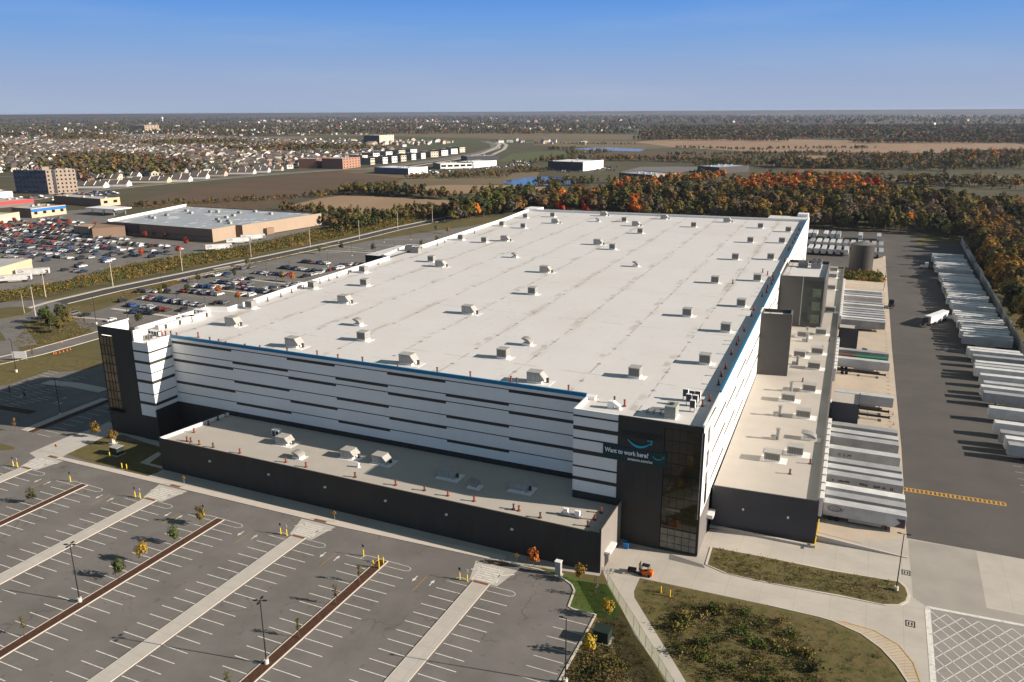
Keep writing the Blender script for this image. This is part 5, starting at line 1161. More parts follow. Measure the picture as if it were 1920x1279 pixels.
# remaining cars as one mass with a colour per car
def mass(name, label, cat, verts, faces, cols, m_, group=None):
    """one mesh from numpy arrays; cols is a colour per face"""
    me = bpy.data.meshes.new(name); me.from_pydata(verts, [], faces)
    ca = me.color_attributes.new('Col', 'FLOAT_COLOR', 'CORNER')
    cnt = np.array([len(f) for f in faces]); c4 = np.ones((int(cnt.sum()), 4), 'f'); c4[:, :3] = np.repeat(np.asarray(cols, 'f'), cnt, axis=0)
    ca.data.foreach_set('color', c4.ravel()); me.materials.append(m_); me.update()
    o = bpy.data.objects.new(name, me); COL.objects.link(o); return tag(o, label, cat, None, 'stuff')
V, Fs, Cs = [], [], []
pf = [[(-2.2, .3), (2.2, .3), (2.2, .8), (1.1, .95), (.4, 1.45), (-1.2, 1.45), (-1.8, .95), (-2.2, .9)]]
dealers = []
for poly_, n in ((px((700, 320), (810, 318), (900, 316), (960, 308), (960, 312), (905, 320), (810, 326), (720, 328)), 110), (px((960, 300), (1000, 304), (1000, 310), (950, 312)), 60), (px((1040, 318), (1165, 312), (1160, 320), (1040, 324)), 60), (px((1170, 325), (1210, 322), (1210, 334), (1180, 334)), 50), (px((1290, 322), (1350, 310), (1345, 322), (1300, 326)), 90), (px((0, 362), (40, 366), (150, 362), (220, 358), (220, 364), (60, 380), (0, 380)), 60), (px((150, 362), (200, 358), (230, 362), (170, 370)), 30)):
    dealers += [(x, y, 0) for x, y in scatter(poly_, n, 4.)]
for x, y, _ in cand[n_near:]+dealers:
    c = CC[random.choice(cw2)]; o_ = len(V); p_ = pf[0]; n = len(p_)
    V += [(x-.88, y+a, z+.05) for a, z in p_]+[(x+.88, y+a, z+.05) for a, z in p_]
    Fs += [tuple(o_+i for i in reversed(range(n))), tuple(o_+n+i for i in range(n))]+[(o_+i, o_+(i+1) % n, o_+n+(i+1) % n, o_+n+i) for i in range(n)]
    for i in range(n+2): Cs.append((.02, .022, .025) if i in (5, 7) else c)
mass('car_mass', 'distant mass of parked cars in the store lot and dealer yards', 'cars', V, Fs, Cs, mass_wall)
# ------------------------------------------------------------------ foliage
def quads_at(cen, size, r, nrm=None):
    """n randomly turned leaf quads at cen (n,3), edge size (n,)"""
    n = len(cen); a = r.normal(size=(n, 3))*(1. if nrm is None else .30)
    if nrm is not None: a += nrm
    a /= np.linalg.norm(a, axis=1)[:, None]
    b = np.cross(a, r.normal(size=(n, 3))); b /= np.linalg.norm(b, axis=1)[:, None]; c = np.cross(a, b)
    s = size[:, None]*.5; e = r.uniform(.6, 1.3, (n, 1))
    V = np.stack([cen-b*s-c*s*e, cen+b*s-c*s*e*.7, cen+b*s*.8+c*s*e, cen-b*s+c*s*e*.8], 1).reshape(-1, 3)
    return V, np.arange(4*n).reshape(n, 4)
def crown_pts(n, rx, rz, zc, clumps, r, cr=.34, low=.0):
    """leaf positions gathered in clumps near the surface of an uneven ellipsoid"""
    d = r.normal(size=(clumps, 3)); d /= np.linalg.norm(d, axis=1)[:, None]; d[:, 2] = np.maximum(d[:, 2], -.65+low)
    rad = r.uniform(.45, .95, clumps)[:, None]; ctr = d*rad
    k = r.integers(0, clumps, n); sc = r.uniform(.6, 1.25, clumps)[k][:, None]
    o = r.normal(size=(n, 3)); o /= np.linalg.norm(o, axis=1)[:, None]; p = ctr[k]+o*cr*sc*r.uniform(.3, 1, (n, 1))**.5
    return np.stack([p[:, 0]*rx, p[:, 1]*rx, zc+p[:, 2]*rz], 1)
def np_mesh(name, V, Q, m_, cols=None):
    me = bpy.data.meshes.new(name); nv, nf, k = len(V), len(Q), Q.shape[1]
    me.vertices.add(nv); me.vertices.foreach_set('co', np.asarray(V, 'f').ravel()); me.loops.add(nf*k); me.loops.foreach_set('vertex_index', Q.astype('i').ravel())
    me.polygons.add(nf); me.polygons.foreach_set('loop_start', np.arange(0, nf*k, k, dtype='i'))
    if cols is not None:
        ca = me.color_attributes.new('Col', 'FLOAT_COLOR', 'CORNER'); c4 = np.ones((nf*k, 4), 'f'); c4[:, :3] = np.repeat(np.asarray(cols, 'f'), k, axis=0); ca.data.foreach_set('color', c4.ravel())
    me.materials.append(m_); me.update(calc_edges=True); return me
def link(name, me, parent=None):
    o = bpy.data.objects.new(name, me); COL.objects.link(o)
    if parent is not None: o.parent = parent
    return o
def tree_proto(seed, h, rx, rz, n, clumps, leafs, bare=False, low=0., trunk=.22):
    r = np.random.default_rng(seed); o = thing('autumn_tree', 'x', 'tree')
    zc = h-rz; m = MB(); m.tube((0, 0, 0), (.1, .05, zc*.75), trunk, 7, 0, trunk*.6)
    for k in range(7 if not bare else 14):
        a = k*2.4+seed; q = r.uniform(.45, .85); z0 = zc*r.uniform(.5, .95)
        m.tube((.08, .04, z0), (rx*q*math.cos(a), rx*q*math.sin(a), min(h*.95, z0+rz*r.uniform(.5, 1.3))), trunk*.42, 5, 0, trunk*.1)
    m.tube((.1, .05, zc*.75), (0, 0, h*.9), trunk*.6, 6, 0, trunk*.1)
    m.build('trunk', bark, o, rel=True)
    P_ = crown_pts(n, rx, rz, zc, clumps, r, low=low); nr = (P_-np.array([0, 0, zc-rz*.35]))/np.array([rx, rx, rz]); nr /= np.linalg.norm(nr, axis=1)[:, None]+1e-6; V, Q = quads_at(P_, r.uniform(.6, 1.3, n)*leafs, r, nr)
    link('crown', np_mesh('crown', V, Q, leaf), o); return o
PAL = {'dark green': (.056, .066, .023), 'olive': (.145, .122, .036), 'brown': (.15, .098, .044), 'golden': (.27, .155, .035), 'orange': (.44, .145, .026), 'red': (.36, .055, .026), 'yellow': (.40, .28, .04), 'green': (.075, .105, .022), 'grey-brown': (.16, .125, .09)}
def jit(c, k=.18): f = random.uniform(1-k, 1+k); return tuple(v*f*random.uniform(.93, 1.07) for v in c)
# young trees in and round the lots ------------------------------------
young = [tree_proto(40+i, 4.2, 1.2, 1.6, 520, 30, .24, trunk=.06) for i in range(3)]+[tree_proto(50+i, 4., .6, 1.5, 110, 14, .2, True, trunk=.055) for i in range(2)]
for t in young: t.name = 'young_tree'
uy = [{} for _ in young]
YT = [(378, 984, 0, 'olive', 'olive young tree nearest the end of the left-middle mulch strip'), (327, 1019, 1, 'green', 'fresh green young tree, second along the left-middle mulch strip'), (269, 1054, 2, 'yellow', 'yellow-green young tree, third along the left-middle mulch strip'), (226, 1084, 0, 'green', 'deep green young tree, fourth along the left-middle mulch strip'), (46, 1192, 3, 'olive', 'sparse half-bare young tree near the left picture edge on mulch'), (60, 944, 1, 'dark green', 'dark young tree on the leftmost mulch strip'), (675, 1092, 3, 'olive', 'thin young tree beside the yellow bollards on mulch'), (630, 1133, 4, 'brown', 'slim brownish young tree, middle of the right mulch strip'), (561, 1195, 3, 'green', 'thin greenish young tree above the middle lamp post'), (905-590+115, 1300, 4, 'olive', 'thin young tree at the bottom end of the right mulch strip'),
      (1000, 1064, 0, 'orange', 'orange-leaved sapling on the lawn before the annex wall'), (1087, 1091, 1, 'golden', 'golden upright sapling at the annex corner lawn'), (1117, 1119, 4, 'grey-brown', 'bare grey sapling in the middle of the green lawn'), (1139, 1158, 2, 'yellow', 'yellow low sapling at the lawn end by the mesh fence'), (1105, 1228, 1, 'yellow', 'yellow sapling beside the dark transformer bed'), (29, 808, 3, 'golden', 'golden sapling at the shaded strip left of the tower'), (181, 820, 0, 'golden', 'tawny sapling on the pavement corner by the tower'), (213, 834, 2, 'golden', 'golden sapling on the corner grass by the tower'), (62, 672, 3, 'brown', 'brown thin sapling on the lawn behind the sign board'), (160, 612, 4, 'brown', 'bare brown sapling on the verge left of the tower'), (20, 745, 3, 'dark green', 'dark sapling in the tower shade at far left'), (48, 752, 4, 'dark green', 'second dark sapling in the tower shade')]
for x, y, k, c, l in YT:
    place(young[k], uy[k], P(x, y, .1), random.uniform(0, 6), l, 'young trees of the warehouse grounds', jit(PAL[c], .1), random.uniform(.95, 1.15) if k < 3 else 1.05)
# larger trees by the roundabout and small trees of the lots
mid = [tree_proto(60+i, 8.5, 3.0, 3.4, 620, 30, .55, trunk=.16) for i in range(3)]; um = [{} for _ in mid]
for i, (x, y, c, l) in enumerate(((95, 618, 'dark green', 'dark bushy tree left in the clump by the roundabout'), (112, 625, 'olive', 'olive leafy tree in front of the roundabout clump'), (128, 612, 'olive', 'broad olive tree at the right of the roundabout clump'), (116, 600, 'dark green', 'dark tree at the back of the roundabout clump'), (88, 606, 'green', 'greener small tree at the left of the roundabout clump'))):
    place(mid[i % 3], um[i % 3], P(x, y), i*1.3, l, 'trees by the roundabout', jit(PAL[c]), random.uniform(.8, 1.1))
lab = []
for x, y, c in ((410, 555, 'orange'), (448, 566, 'orange'), (530, 527, 'golden'), (548, 529, 'orange'), (310, 548, 'dark green'), (352, 552, 'dark green'), (300, 555, 'olive'), (440, 520, 'dark green'), (465, 500, 'olive'), (600, 476, 'olive'), (640, 470, 'dark green'), (818, 436, 'olive'), (840, 438, 'golden'), (700, 472, 'dark green'), (820, 458, 'olive'), (790, 463, 'olive'), (372, 530, 'olive'), (262, 610, 'dark green')):
    k_ = random.randrange(3); o = place(young[k_], uy[k_], P(x, y), random.uniform(0, 6), group='small trees of the staff car park', color=jit(PAL[c]), scale=random.uniform(1.1, 1.5)); lab.append((o, f'small {c} tree in the staff car park'))
for x, y in ((180, 430), (240, 435), (250, 432), (310, 448), (265, 482), (335, 478), (130, 425), (28, 420), (60, 432), (100, 437), (5, 425), (20, 432), (75, 428), (112, 425), (290, 445), (273, 447), (200, 437), (350, 462)):
    k_ = random.randrange(3); o = place(young[k_], uy[k_], P(x, y, .03), random.uniform(0, 6), group='small red trees of the store lot', color=jit(PAL['red'], .3), scale=random.uniform(1.1, 1.6)); lab.append((o, 'small red-leaved tree in the store lot'))
number_labels(lab, lambda k, n: f'{k}, {n} from left' if n != 'only' else f'only {k}')
n_small = len(YT)+5+len(lab)
# ------------------------------------------------------------------ woods: nearest trees one by one, the rest as masses
big = [tree_proto(70+i, 13.5, 4.5, 5.6, 1300, 15+3*i, .85) for i in range(5)]+[tree_proto(80+i, 15.5, 3.6, 6.6, 1100, 18, .85, low=.2) for i in range(2)]+[tree_proto(90+i, 13.5, 4.2, 5.4, 420, 24, .6, bare=True) for i in range(2)]
ub = [{} for _ in big]
wood = px((843, 420), (850, 404), (985, 392), (975, 384), (1010, 374), (1110, 374), (1180, 358), (1300, 368), (1360, 356), (1460, 343), (1560, 348), (1640, 361), (1760, 380), (1840, 392), (1990, 416), (1990, 700))+[(62, 340), (62, 605), (35, 642), (-50, 650)]+px((1000, 397), (900, 408))
wood2 = [(60, 300), (62, 360), (240, 380), (300, 470), (420, 640), (330, 560), (190, 300)]
def clump_color(x, y):
    u, v = PX(x, y, 8)
    s = math.sin(x*.021+1.3)+math.sin(y*.017+x*.011)+random.uniform(-1, 1)
    red_zone = (1380 < u < 1650 and v < 358) or (1150 < u < 1180 and v < 358)
    if red_zone and random.random() < .74: return random.choice(('orange', 'orange', 'red', 'orange', 'golden', 'orange'))
    if 1020 < u < 1130 and v < 385 and random.random() < .14: return random.choice(('red', 'orange'))
    t = (random.random()+.55*(.5+.5*math.sin(x*.045+2*math.sin(y*.03)))) % 1.
    if u > 1800 and t < .35: return random.choice(('golden', 'olive', 'golden'))
    if t < .38: return 'olive'
    if t < .62: return 'brown'
    if t < .80: return 'dark green'
    if t < .90: return 'golden'
    if t < .925: return 'orange'
    return 'yellow' if t < .935 else 'grey-brown'
rim = scatter([(57.5, 300), (57.5, 612), (84, 625), (90, 300)], 190, 5.6, 60)
tp = rim+[q for q in scatter(wood, 2600, 8.6, 60) if not (57 < q[0] < 88 and q[1] < 620)]
# belts: hedgerows and small woods of the fields (pixel polygons of their footing, spacing, tree height)
belts = [(px((480, 398), (560, 402), (640, 406), (690, 406), (745, 412), (690, 432), (640, 440), (606, 424), (600, 404)), 230, 7., 9, ('dark green', 'olive', 'dark green', 'brown')),
         (px((640, 366), (700, 367), (775, 371), (840, 375), (840, 372), (775, 365), (690, 360), (645, 360)), 110, 6.5, 12, ('olive', 'brown', 'dark green')),
         (px((735, 404), (790, 397), (850, 397), (850, 410), (790, 410), (740, 412)), 110, 6.5, 9, ('brown', 'dark green', 'olive')),
         (px((845, 400), (900, 380), (1000, 362), (990, 390), (900, 410), (850, 414)), 200, 7, 13, ('olive', 'dark green', 'olive', 'green')),
         (px((530, 392), (620, 398), (640, 402), (600, 404), (525, 398)), 60, 6.5, 8, ('brown', 'olive')),
         (px((840, 372), (900, 366), (985, 362), (985, 358), (900, 362)), 50, 8, 9, ('olive', 'brown')),
         (px((1300, 345), (1350, 338), (1360, 334), (1300, 338), (1190, 344), (1180, 348)), 60, 8, 12, ('olive', 'orange', 'brown', 'golden'))]
near_belt = []
for pl, n, md, h, cs in belts:
    for x, y in scatter(pl, n, md): near_belt.append((x, y, h*random.uniform(.7, 1.25), random.choice(cs)))
allt = [(x, y, random.choice((random.uniform(11, 15), random.uniform(14, 19))) if i >= len(rim) else random.uniform(12, 17), clump_color(x, y)) for i, (x, y) in enumerate(tp)]+near_belt
allt = [t for t in allt if -40 < PX(t[0], t[1], t[2])[0] < 1960]
def seen(t): return t[2]/math.hypot(t[0], t[1], HC-5)
# trees at the near rim of the wood show most: count a tree less the deeper it stands in the wood
allt.sort(key=lambda t: -seen(t)); NI = 300-n_small-2
lab = []
for x, y, h, c in allt[:NI]:
    k = random.choice((0, 1, 2, 3, 4, 0, 1, 2, 3, 4, 5, 6, 5, 7, 8)); s = h/(15.5 if k in (5, 6) else 13.5); c = 'grey-brown' if k > 6 and random.random() < .6 else c
    o = place(big[k], ub[k], (x, y, 0), random.uniform(0, 6), group='autumn trees of the wood', color=jit(PAL[c]), scale=(s*random.uniform(.85, 1.3), s*random.uniform(.85, 1.3), s))
    u, v = PX(x, y); zone = 'in the wood beyond the barrier wall' if u > 1650 else ('of the belt beside the big tan store' if u < 830 else 'in the wood behind the warehouse')
    lab.append((o, f'{c} tree {zone}'))
number_labels(lab, lambda k, n: f'{k}, {n} from left' if n != 'only' else f'only {k}')
rest = allt[NI:]
def tree_mass(name, label, trees, nq=90, leafs=1.5, cl=16, seed=5):
    """one mesh for many trees: (x, y, height, colour name or rgb)"""
    r = np.random.default_rng(seed); vars_ = []
    for i in range(6): vars_.append(crown_pts(nq, .34, .40, .58, cl, r, cr=.38))
    n = len(trees); idx = r.integers(0, 6, n); xy = np.array([(t[0], t[1]) for t in trees]); h = np.array([t[2] for t in trees])
    col = np.array([jit(PAL[t[3]] if isinstance(t[3], str) else t[3], .22) for t in trees])
    P_ = np.stack([vars_[i] for i in idx]); th = r.uniform(0, 6.28, n); c, s = np.cos(th)[:, None], np.sin(th)[:, None]
    X = P_[:, :, 0]*c-P_[:, :, 1]*s; Y = P_[:, :, 0]*s+P_[:, :, 1]*c; wd = r.uniform(.85, 1.25, n)[:, None]
    C = np.stack([X*h[:, None]*wd+xy[:, :1], Y*h[:, None]*wd+xy[:, 1:], P_[:, :, 2]*h[:, None]], 2).reshape(-1, 3)
    size = np.repeat(h/12., nq)*r.uniform(.6, 1.3, n*nq)*leafs
    nr = np.stack([X, Y, P_[:, :, 2]-.45], 2).reshape(-1, 3); nr /= np.linalg.norm(nr, axis=1)[:, None]+1e-6
    V, Q = quads_at(C, size, r, nr); cols = np.repeat(col, nq, 0)*r.uniform(.88, 1.12, (n*nq, 1))
    # a simple trunk each: one crossed pair of quads
    tw = (h*.018)[:, None]; z = np.zeros((n, 1)); zt = (h*.45)[:, None]; b = len(V); x, y = xy[:, :1], xy[:, 1:]
    T = np.concatenate([np.stack([np.hstack([x-tw, y, z]), np.hstack([x+tw, y, z]), np.hstack([x+tw*.6, y, zt]), np.hstack([x-tw*.6, y, zt])], 1).reshape(-1, 3), np.stack([np.hstack([x, y-tw, z]), np.hstack([x, y+tw, z]), np.hstack([x, y+tw*.6, zt]), np.hstack([x, y-tw*.6, zt])], 1).reshape(-1, 3)])
    V = np.concatenate([V, T]); Q = np.concatenate([Q, b+np.arange(8*n).reshape(2*n, 4)]); cols = np.concatenate([cols, np.tile((.09, .075, .06), (2*n, 1))])
    return tag(link(name, np_mesh(name, V, Q, leaf_mass, cols)), label, 'trees', None, 'stuff')
tree_mass('woodland', 'deep autumn wood stretching behind the warehouse and barrier wall', rest, 230, 1.3, 11)
# farther belts and small woods, one mass
farm = []
fb = [((1300, 312), (1440, 310), 25, 60, 10), ((1450, 314), (1640, 312), 60, 220, 13), ((1560, 302), (1920, 300), 110, 300, 13), ((1640, 318), (1920, 312), 80, 190, 12), ((1700, 344), (1925, 350), 60, 130, 11), ((1550, 316), (1680, 318), 25, 70, 9), ((1190, 262), (1480, 265), 40, 220, 12), ((1600, 268), (1925, 268), 60, 320, 13), ((1340, 300), (1560, 288), 30, 60, 8), ((1100, 300), (1340, 304), 40, 150, 10), ((1060, 292), (1140, 286), 30, 50, 9), ((1000, 306), (1075, 300), 30, 60, 10), ((960, 320), (1040, 322), 18, 40, 7), ((1320, 308), (1500, 300), 40, 120, 10), ((760, 335), (960, 332), 18, 70, 7), ((560, 374), (740, 346), 20, 90, 6), ((230, 388), (560, 372), 22, 120, 5), ((820, 335), (1000, 322), 25, 80, 7), ((560, 252), (1260, 251), 60, 420, 12), ((1000, 345), (1200, 343), 16, 60, 9), ((1270, 278), (1440, 283), 15, 60, 8), ((950, 270), (1190, 272), 20, 60, 7), ((1030, 282), (1080, 282), 20, 30, 9), ((1000, 350), (1110, 347), 12, 40, 8), ((1500, 335), (1760, 345), 30, 120, 10), ((1250, 292), (1560, 290), 14, 110, 8), ((1780, 292), (1925, 290), 40, 120, 12), ((1440, 280), (1640, 279), 14, 70, 8)]
for a, b, w_, n, h in fb:
    A, B = Vector(P2(*a)), Vector(P2(*b)); d = (B-A).normalized(); nn = Vector((-d.y, d.x))
    for _ in range(n):
        q = A.lerp(B, random.random())+nn*random.gauss(0, w_*.4)
        farm.append((q.x, q.y, h*random.uniform(.6, 1.25), random.choice(('olive', 'brown', 'dark green', 'grey-brown', 'dark green', 'golden' if a[1] > 285 else 'brown', 'orange' if 1550 < a[0] and 285 < a[1] < 305 and random.random() < .3 else 'olive'))))
tree_mass('tree_belts', 'distant autumn tree belts between the fields', farm, 60, 1.7, 12, 9)
# ------------------------------------------------------------------ suburb: houses and garden trees
def house_mesh(w, l, h, roof_h, gable=True):
    V = [(-w, -l, 0), (w, -l, 0), (w, l, 0), (-w, l, 0), (-w, -l, h), (w, -l, h), (w, l, h), (-w, l, h)]
    e = .35; k = 0 if gable else l*.45
    R = [(-w-e, -l-e, h-.15), (w+e, -l-e, h-.15), (w+e, l+e, h-.15), (-w-e, l+e, h-.15), (0, -l-e+k, h+roof_h), (0, l+e-k, h+roof_h)]
    walls = [(0, 1, 5, 4), (1, 2, 6, 5), (2, 3, 7, 6), (3, 0, 4, 7)]
    roof = [(0, 4, 5, 3), (1, 2, 5, 4), (0, 1, 4), (2, 3, 5), (3, 2, 1, 0)]
    return V, walls, R, roof
def house_thing(w, l, h, rh, gable, name='house'):
    V, wf, R, rf = house_mesh(w, l, h, rh, gable); m = MB(); m.add(V, wf, 0)
    if gable: m.add([(-w, -l, h), (w, -l, h), (0, -l, h+rh*.95), (-w, l, h), (w, l, h), (0, l, h+rh*.95)], [(0, 1, 2), (4, 3, 5)], 0)
    m.add(R, rf[:2]+([] if gable else rf[2:4])+[rf[4]], 1)
    for s in (-1, 1):                                                     # dark windows on the long sides and ends
        for k in (-.55, .1, .6): m.box(s*w-.04 if s > 0 else -w-.02, s*w+.02 if s > 0 else -w+.04, l*k-.5, l*k+.5, h*.45, h*.8, 2)
    m.box(-w*.5, -w*.1, -l-.03, -l+.03, h*.4, h*.8, 2).box(w*.2, w*.55, -l-.03, -l+.03, h*.4, h*.8, 2)
    o = m.build(name, [house_wall, shingle, car_glass]); return tag(o, 'x', 'house')
hp = [house_thing(5.2, 6.4, 5.8, 3., True), house_thing(5.6, 6.8, 6.2, 2.8, False), house_thing(4.8, 7.4, 5.2, 3.2, True), house_thing(6.8, 5.8, 4., 2.7, True)]; uh = [{} for _ in hp]
sub_px = [((-80, 266), (170, 256), (330, 254), (480, 262), (560, 268), (700, 276), (740, 284), (690, 296), (600, 300), (540, 318), (440, 322), (330, 330), (230, 336), (160, 346), (148, 330), (80, 322), (28, 322), (-120, 345))]
sub = px(*sub_px[0]); cl_ = lambda x, y: math.sin(x*.009+1.7*math.sin(y*.006))+math.sin(y*.011+x*.004+2)
hs_ = [p for p in scatter(sub, 2300, 19, 12) if cl_(*p) < .75 or random.random() < .3]; hs_.sort(key=lambda p: p[1]-.25*p[0]*0)
hs_ = [p for p in hs_ if -30 < PX(*p)[0] < 780]
def road_near(x, y): return False
WC = {'white': (.68, .66, .62), 'cream': (.55, .47, .37), 'tan': (.42, .32, .23), 'brick-red': (.30, .15, .10), 'grey': (.36, .35, .34)}
lab = []; NH = 262
for x, y in hs_[:NH]:
    k = random.randrange(4); c = random.choice(['white']*4+['cream']*3+['tan']*2+['brick-red', 'grey'])
    o = place(hp[k], uh[k], (x, y, 0), random.choice((0, 1.57))+R_(random.choice((12, 12, 40, -25)))+random.uniform(-.1, .1), group='suburban houses left of the fields', color=jit(WC[c], .08)); o['category'] = 'house'
    lab.append((o, f'{c} house among suburb trees'))
number_labels(lab, lambda k, n: f'{k}, {n} from left')
# the remaining houses as one mass
def house_mass(name, label, pts, sc=1.):
    V, Fs, Cs = [], [], []
    for x, y, s in pts:
        w, l, h, rh = random.uniform(4, 6)*s, random.uniform(5, 7)*s, random.uniform(4, 6)*s, 2.6*s; a = random.choice((0, 1.57))+R_(random.choice((12, 40, -25))); c_, s_ = math.cos(a), math.sin(a)
        v, wf, R, rf = house_mesh(w, l, h, rh); o = len(V); V += [(x+c_*p-s_*q, y+s_*p+c_*q, z) for p, q, z in v+R]
        wc = jit(WC[random.choice(['white']*4+['cream']*3+['tan']*2+['brick-red', 'grey'])], .1); rc = jit((.12, .10, .09), .3)
        Fs += [tuple(o+i for i in f) for f in wf]; Cs += [wc]*4
        Fs += [tuple(o+8+i for i in f) for f in rf]; Cs += [rc, rc, wc, wc, rc]
    return mass(name, label, 'houses', V, Fs, Cs, mass_wall)
far_pts = [(x, y, 1.15) for x, y in hs_[NH:]]
for pl, n, s in ((px((480, 246), (700, 242), (960, 244), (1230, 248), (1220, 238), (960, 233), (480, 232)), 330, 1.1), (px((-60, 262), (200, 254), (480, 256), (700, 252), (480, 243), (200, 243), (-60, 248)), 230, 1.), (px((480, 232), (1000, 230), (1250, 232), (1200, 226), (900, 224), (480, 225)), 70, 2.2), (px((-60, 248), (200, 243), (480, 243), (480, 228), (100, 232)), 40, 1.6), (px((1240, 240), (1400, 244), (1900, 236), (1900, 226), (1250, 226)), 14, 2.2), (px((930, 268), (1100, 272), (1100, 266), (930, 264)), 16, 1.2), (px((540, 272), (760, 276), (860, 268), (760, 264), (560, 264)), 110, 1.)):
    far_pts += [(x, y, s*random.uniform(.7, 1.3)) for x, y in scatter(pl, n, 6)]
house_mass('distant_houses', 'distant roofs and walls of the town towards the horizon', far_pts)
gt = []
for x, y in scatter(sub, 4700, 9, 8):
    if cl_(x, y) < -.6 and random.random() < .55: continue
    gt.append((x, y, random.uniform(6, 11)+4.5*max(0, cl_(x, y)), random.choice(('olive', 'dark green', 'brown', 'brown', 'grey-brown', 'dark green', 'olive', 'golden' if random.random() < .3 else 'brown', 'red' if random.random() < .12 else 'olive'))))
tree_mass('garden_trees', 'autumn garden trees filling the distant suburb', gt, 34, 2.6, 8, 11)
ft = []
for pl, n, h in ((px((-60, 262), (200, 254), (480, 256), (700, 252), (960, 250), (1250, 254), (1230, 236), (960, 232), (480, 232), (-60, 236)), 6500, 13), (px((1190, 262), (1560, 262), (1925, 268), (1925, 236), (1240, 238)), 4200, 14), (px((-60, 236), (480, 232), (1240, 234), (1925, 236), (1925, 219), (960, 218), (-60, 225)), 5200, 22)):
    for x, y in scatter(pl, n, 5, 8):
        ft.append((x, y, h*random.uniform(.6, 1.2), random.choice(('olive', 'dark green', 'brown', 'grey-brown', 'dark green', 'brown', 'red' if random.random() < .1 else 'dark green'))))
tree_mass('distant_woods', 'blurred woods and tree lines running to the horizon', ft, 14, 4.6, 7, 12)
# ------------------------------------------------------------------ ground cover with real leaves
def cover(name, label, polys, cat='plants', m_=None, seed=3, lf=.3):
    r = np.random.default_rng(seed); Cn, S, K = [], [], []
    for pl, n, h, k, spread, cs in polys:
        for x, y in scatter(pl, n, 0, 6):
            hh = h*random.uniform(.35, 1.2); c = np.array(jit(PAL[random.choice(cs)], .3)); q = r.normal(size=(k, 3))*np.array([spread, spread, .28])*hh; q[:, 2] = np.abs(q[:, 2])+hh*.15
            q[:, 2] = np.minimum(q[:, 2], hh); Cn.append(q+np.array([x, y, .03])); S.append(np.full(k, hh*lf)*r.uniform(.6, 1.2, k)); K.append(np.tile(c, (k, 1))*r.uniform(.8, 1.2, (k, 1)))
    V, Q = quads_at(np.concatenate(Cn), np.concatenate(S), r); return tag(link(name, np_mesh(name, V, Q, leaf_mass, np.concatenate(K))), label, cat, None, 'stuff')
mead_in = inset(meadow, 1.)
dense = px((1235, 1150), (1290, 1130), (1400, 1140), (1480, 1170), (1530, 1215), (1545, 1279), (1560, 1330), (1340, 1330), (1280, 1255))
cover('meadow_plants', 'rough brown and green weeds covering the meadow by the curved drive', [(mead_in, 6500, .32, 8, .55, ('brown', 'olive', 'grey-brown', 'green', 'olive')), (dense, 420, .95, 42, .45, ('olive', 'brown', 'green', 'olive', 'grey-brown', 'dark green', 'brown')), (mead_in, 260, .7, 30, .45, ('olive', 'brown', 'green', 'grey-brown')), (dense, 60, 1.9, 90, .36, ('olive', 'dark green', 'green')), (px((1240, 1110), (1420, 1140), (1400, 1180), (1260, 1180)), 160, .6, 14, .45, ('olive', 'brown'))], lf=.18)
cover('bed_plants', 'brown shrubby ground cover in the kerbed island by the yard', [(inset(isl_in, .8), 900, .62, 12, .55, ('brown', 'olive', 'olive', 'grey-brown', 'brown', 'dark green', 'green'))], seed=4, lf=.24)
cover('bed_plants', 'dark shrubs and dry weeds in the planting bed by the mesh fence', [(inset(bed_pts, 1.), 480, .6, 22, .5, ('brown', 'olive', 'grey-brown', 'brown')), (px((1090, 1215), (1140, 1210), (1180, 1260), (1150, 1290), (1080, 1279)), 90, 1.2, 26, .4, ('dark green', 'olive', 'brown'))], seed=6, lf=.24)
cover('lawn_grass', 'short green grass tufts of the lawn beside the annex', [(inset(lawn_pts, 1.), 1500, .22, 5, .9, ('green', 'green', 'olive'))], seed=7)
cover('brush', 'tall tawny brush along the road and store lot', [(inset(brush_poly, 3), 4200, 2.0, 14, .6, ('olive', 'olive', 'golden', 'brown', 'green', 'dark green'))], seed=8)
cover('verge_weeds', 'dry weeds on the verges round the roads and lots', [(px((0, 677), (60, 670), (125, 669), (190, 678), (165, 690), (112, 695), (10, 720)), 500, .35, 7, .7, ('brown', 'olive', 'golden')), (px((60, 600), (150, 570), (140, 592), (182, 612), (182, 619), (67, 655), (20, 650)), 700, .8, 9, .6, ('olive', 'brown', 'golden', 'dark green')), (px((150, 575), (330, 527), (470, 492), (560, 474), (540, 480), (420, 505), (260, 554)), 900, .7, 9, .6, ('olive', 'brown', 'golden')), (px((1582, 511), (1580, 523), (1655, 529), (1653, 513)), 120, 2.6, 22, .5, ('olive', 'golden', 'green', 'dark green')), (corner_grass, 350, .3, 6, .7, ('olive', 'golden')), (px((205, 395), (360, 378), (480, 392), (350, 388)), 300, 1.5, 8, .6, ('olive', 'brown', 'golden'))], seed=9)
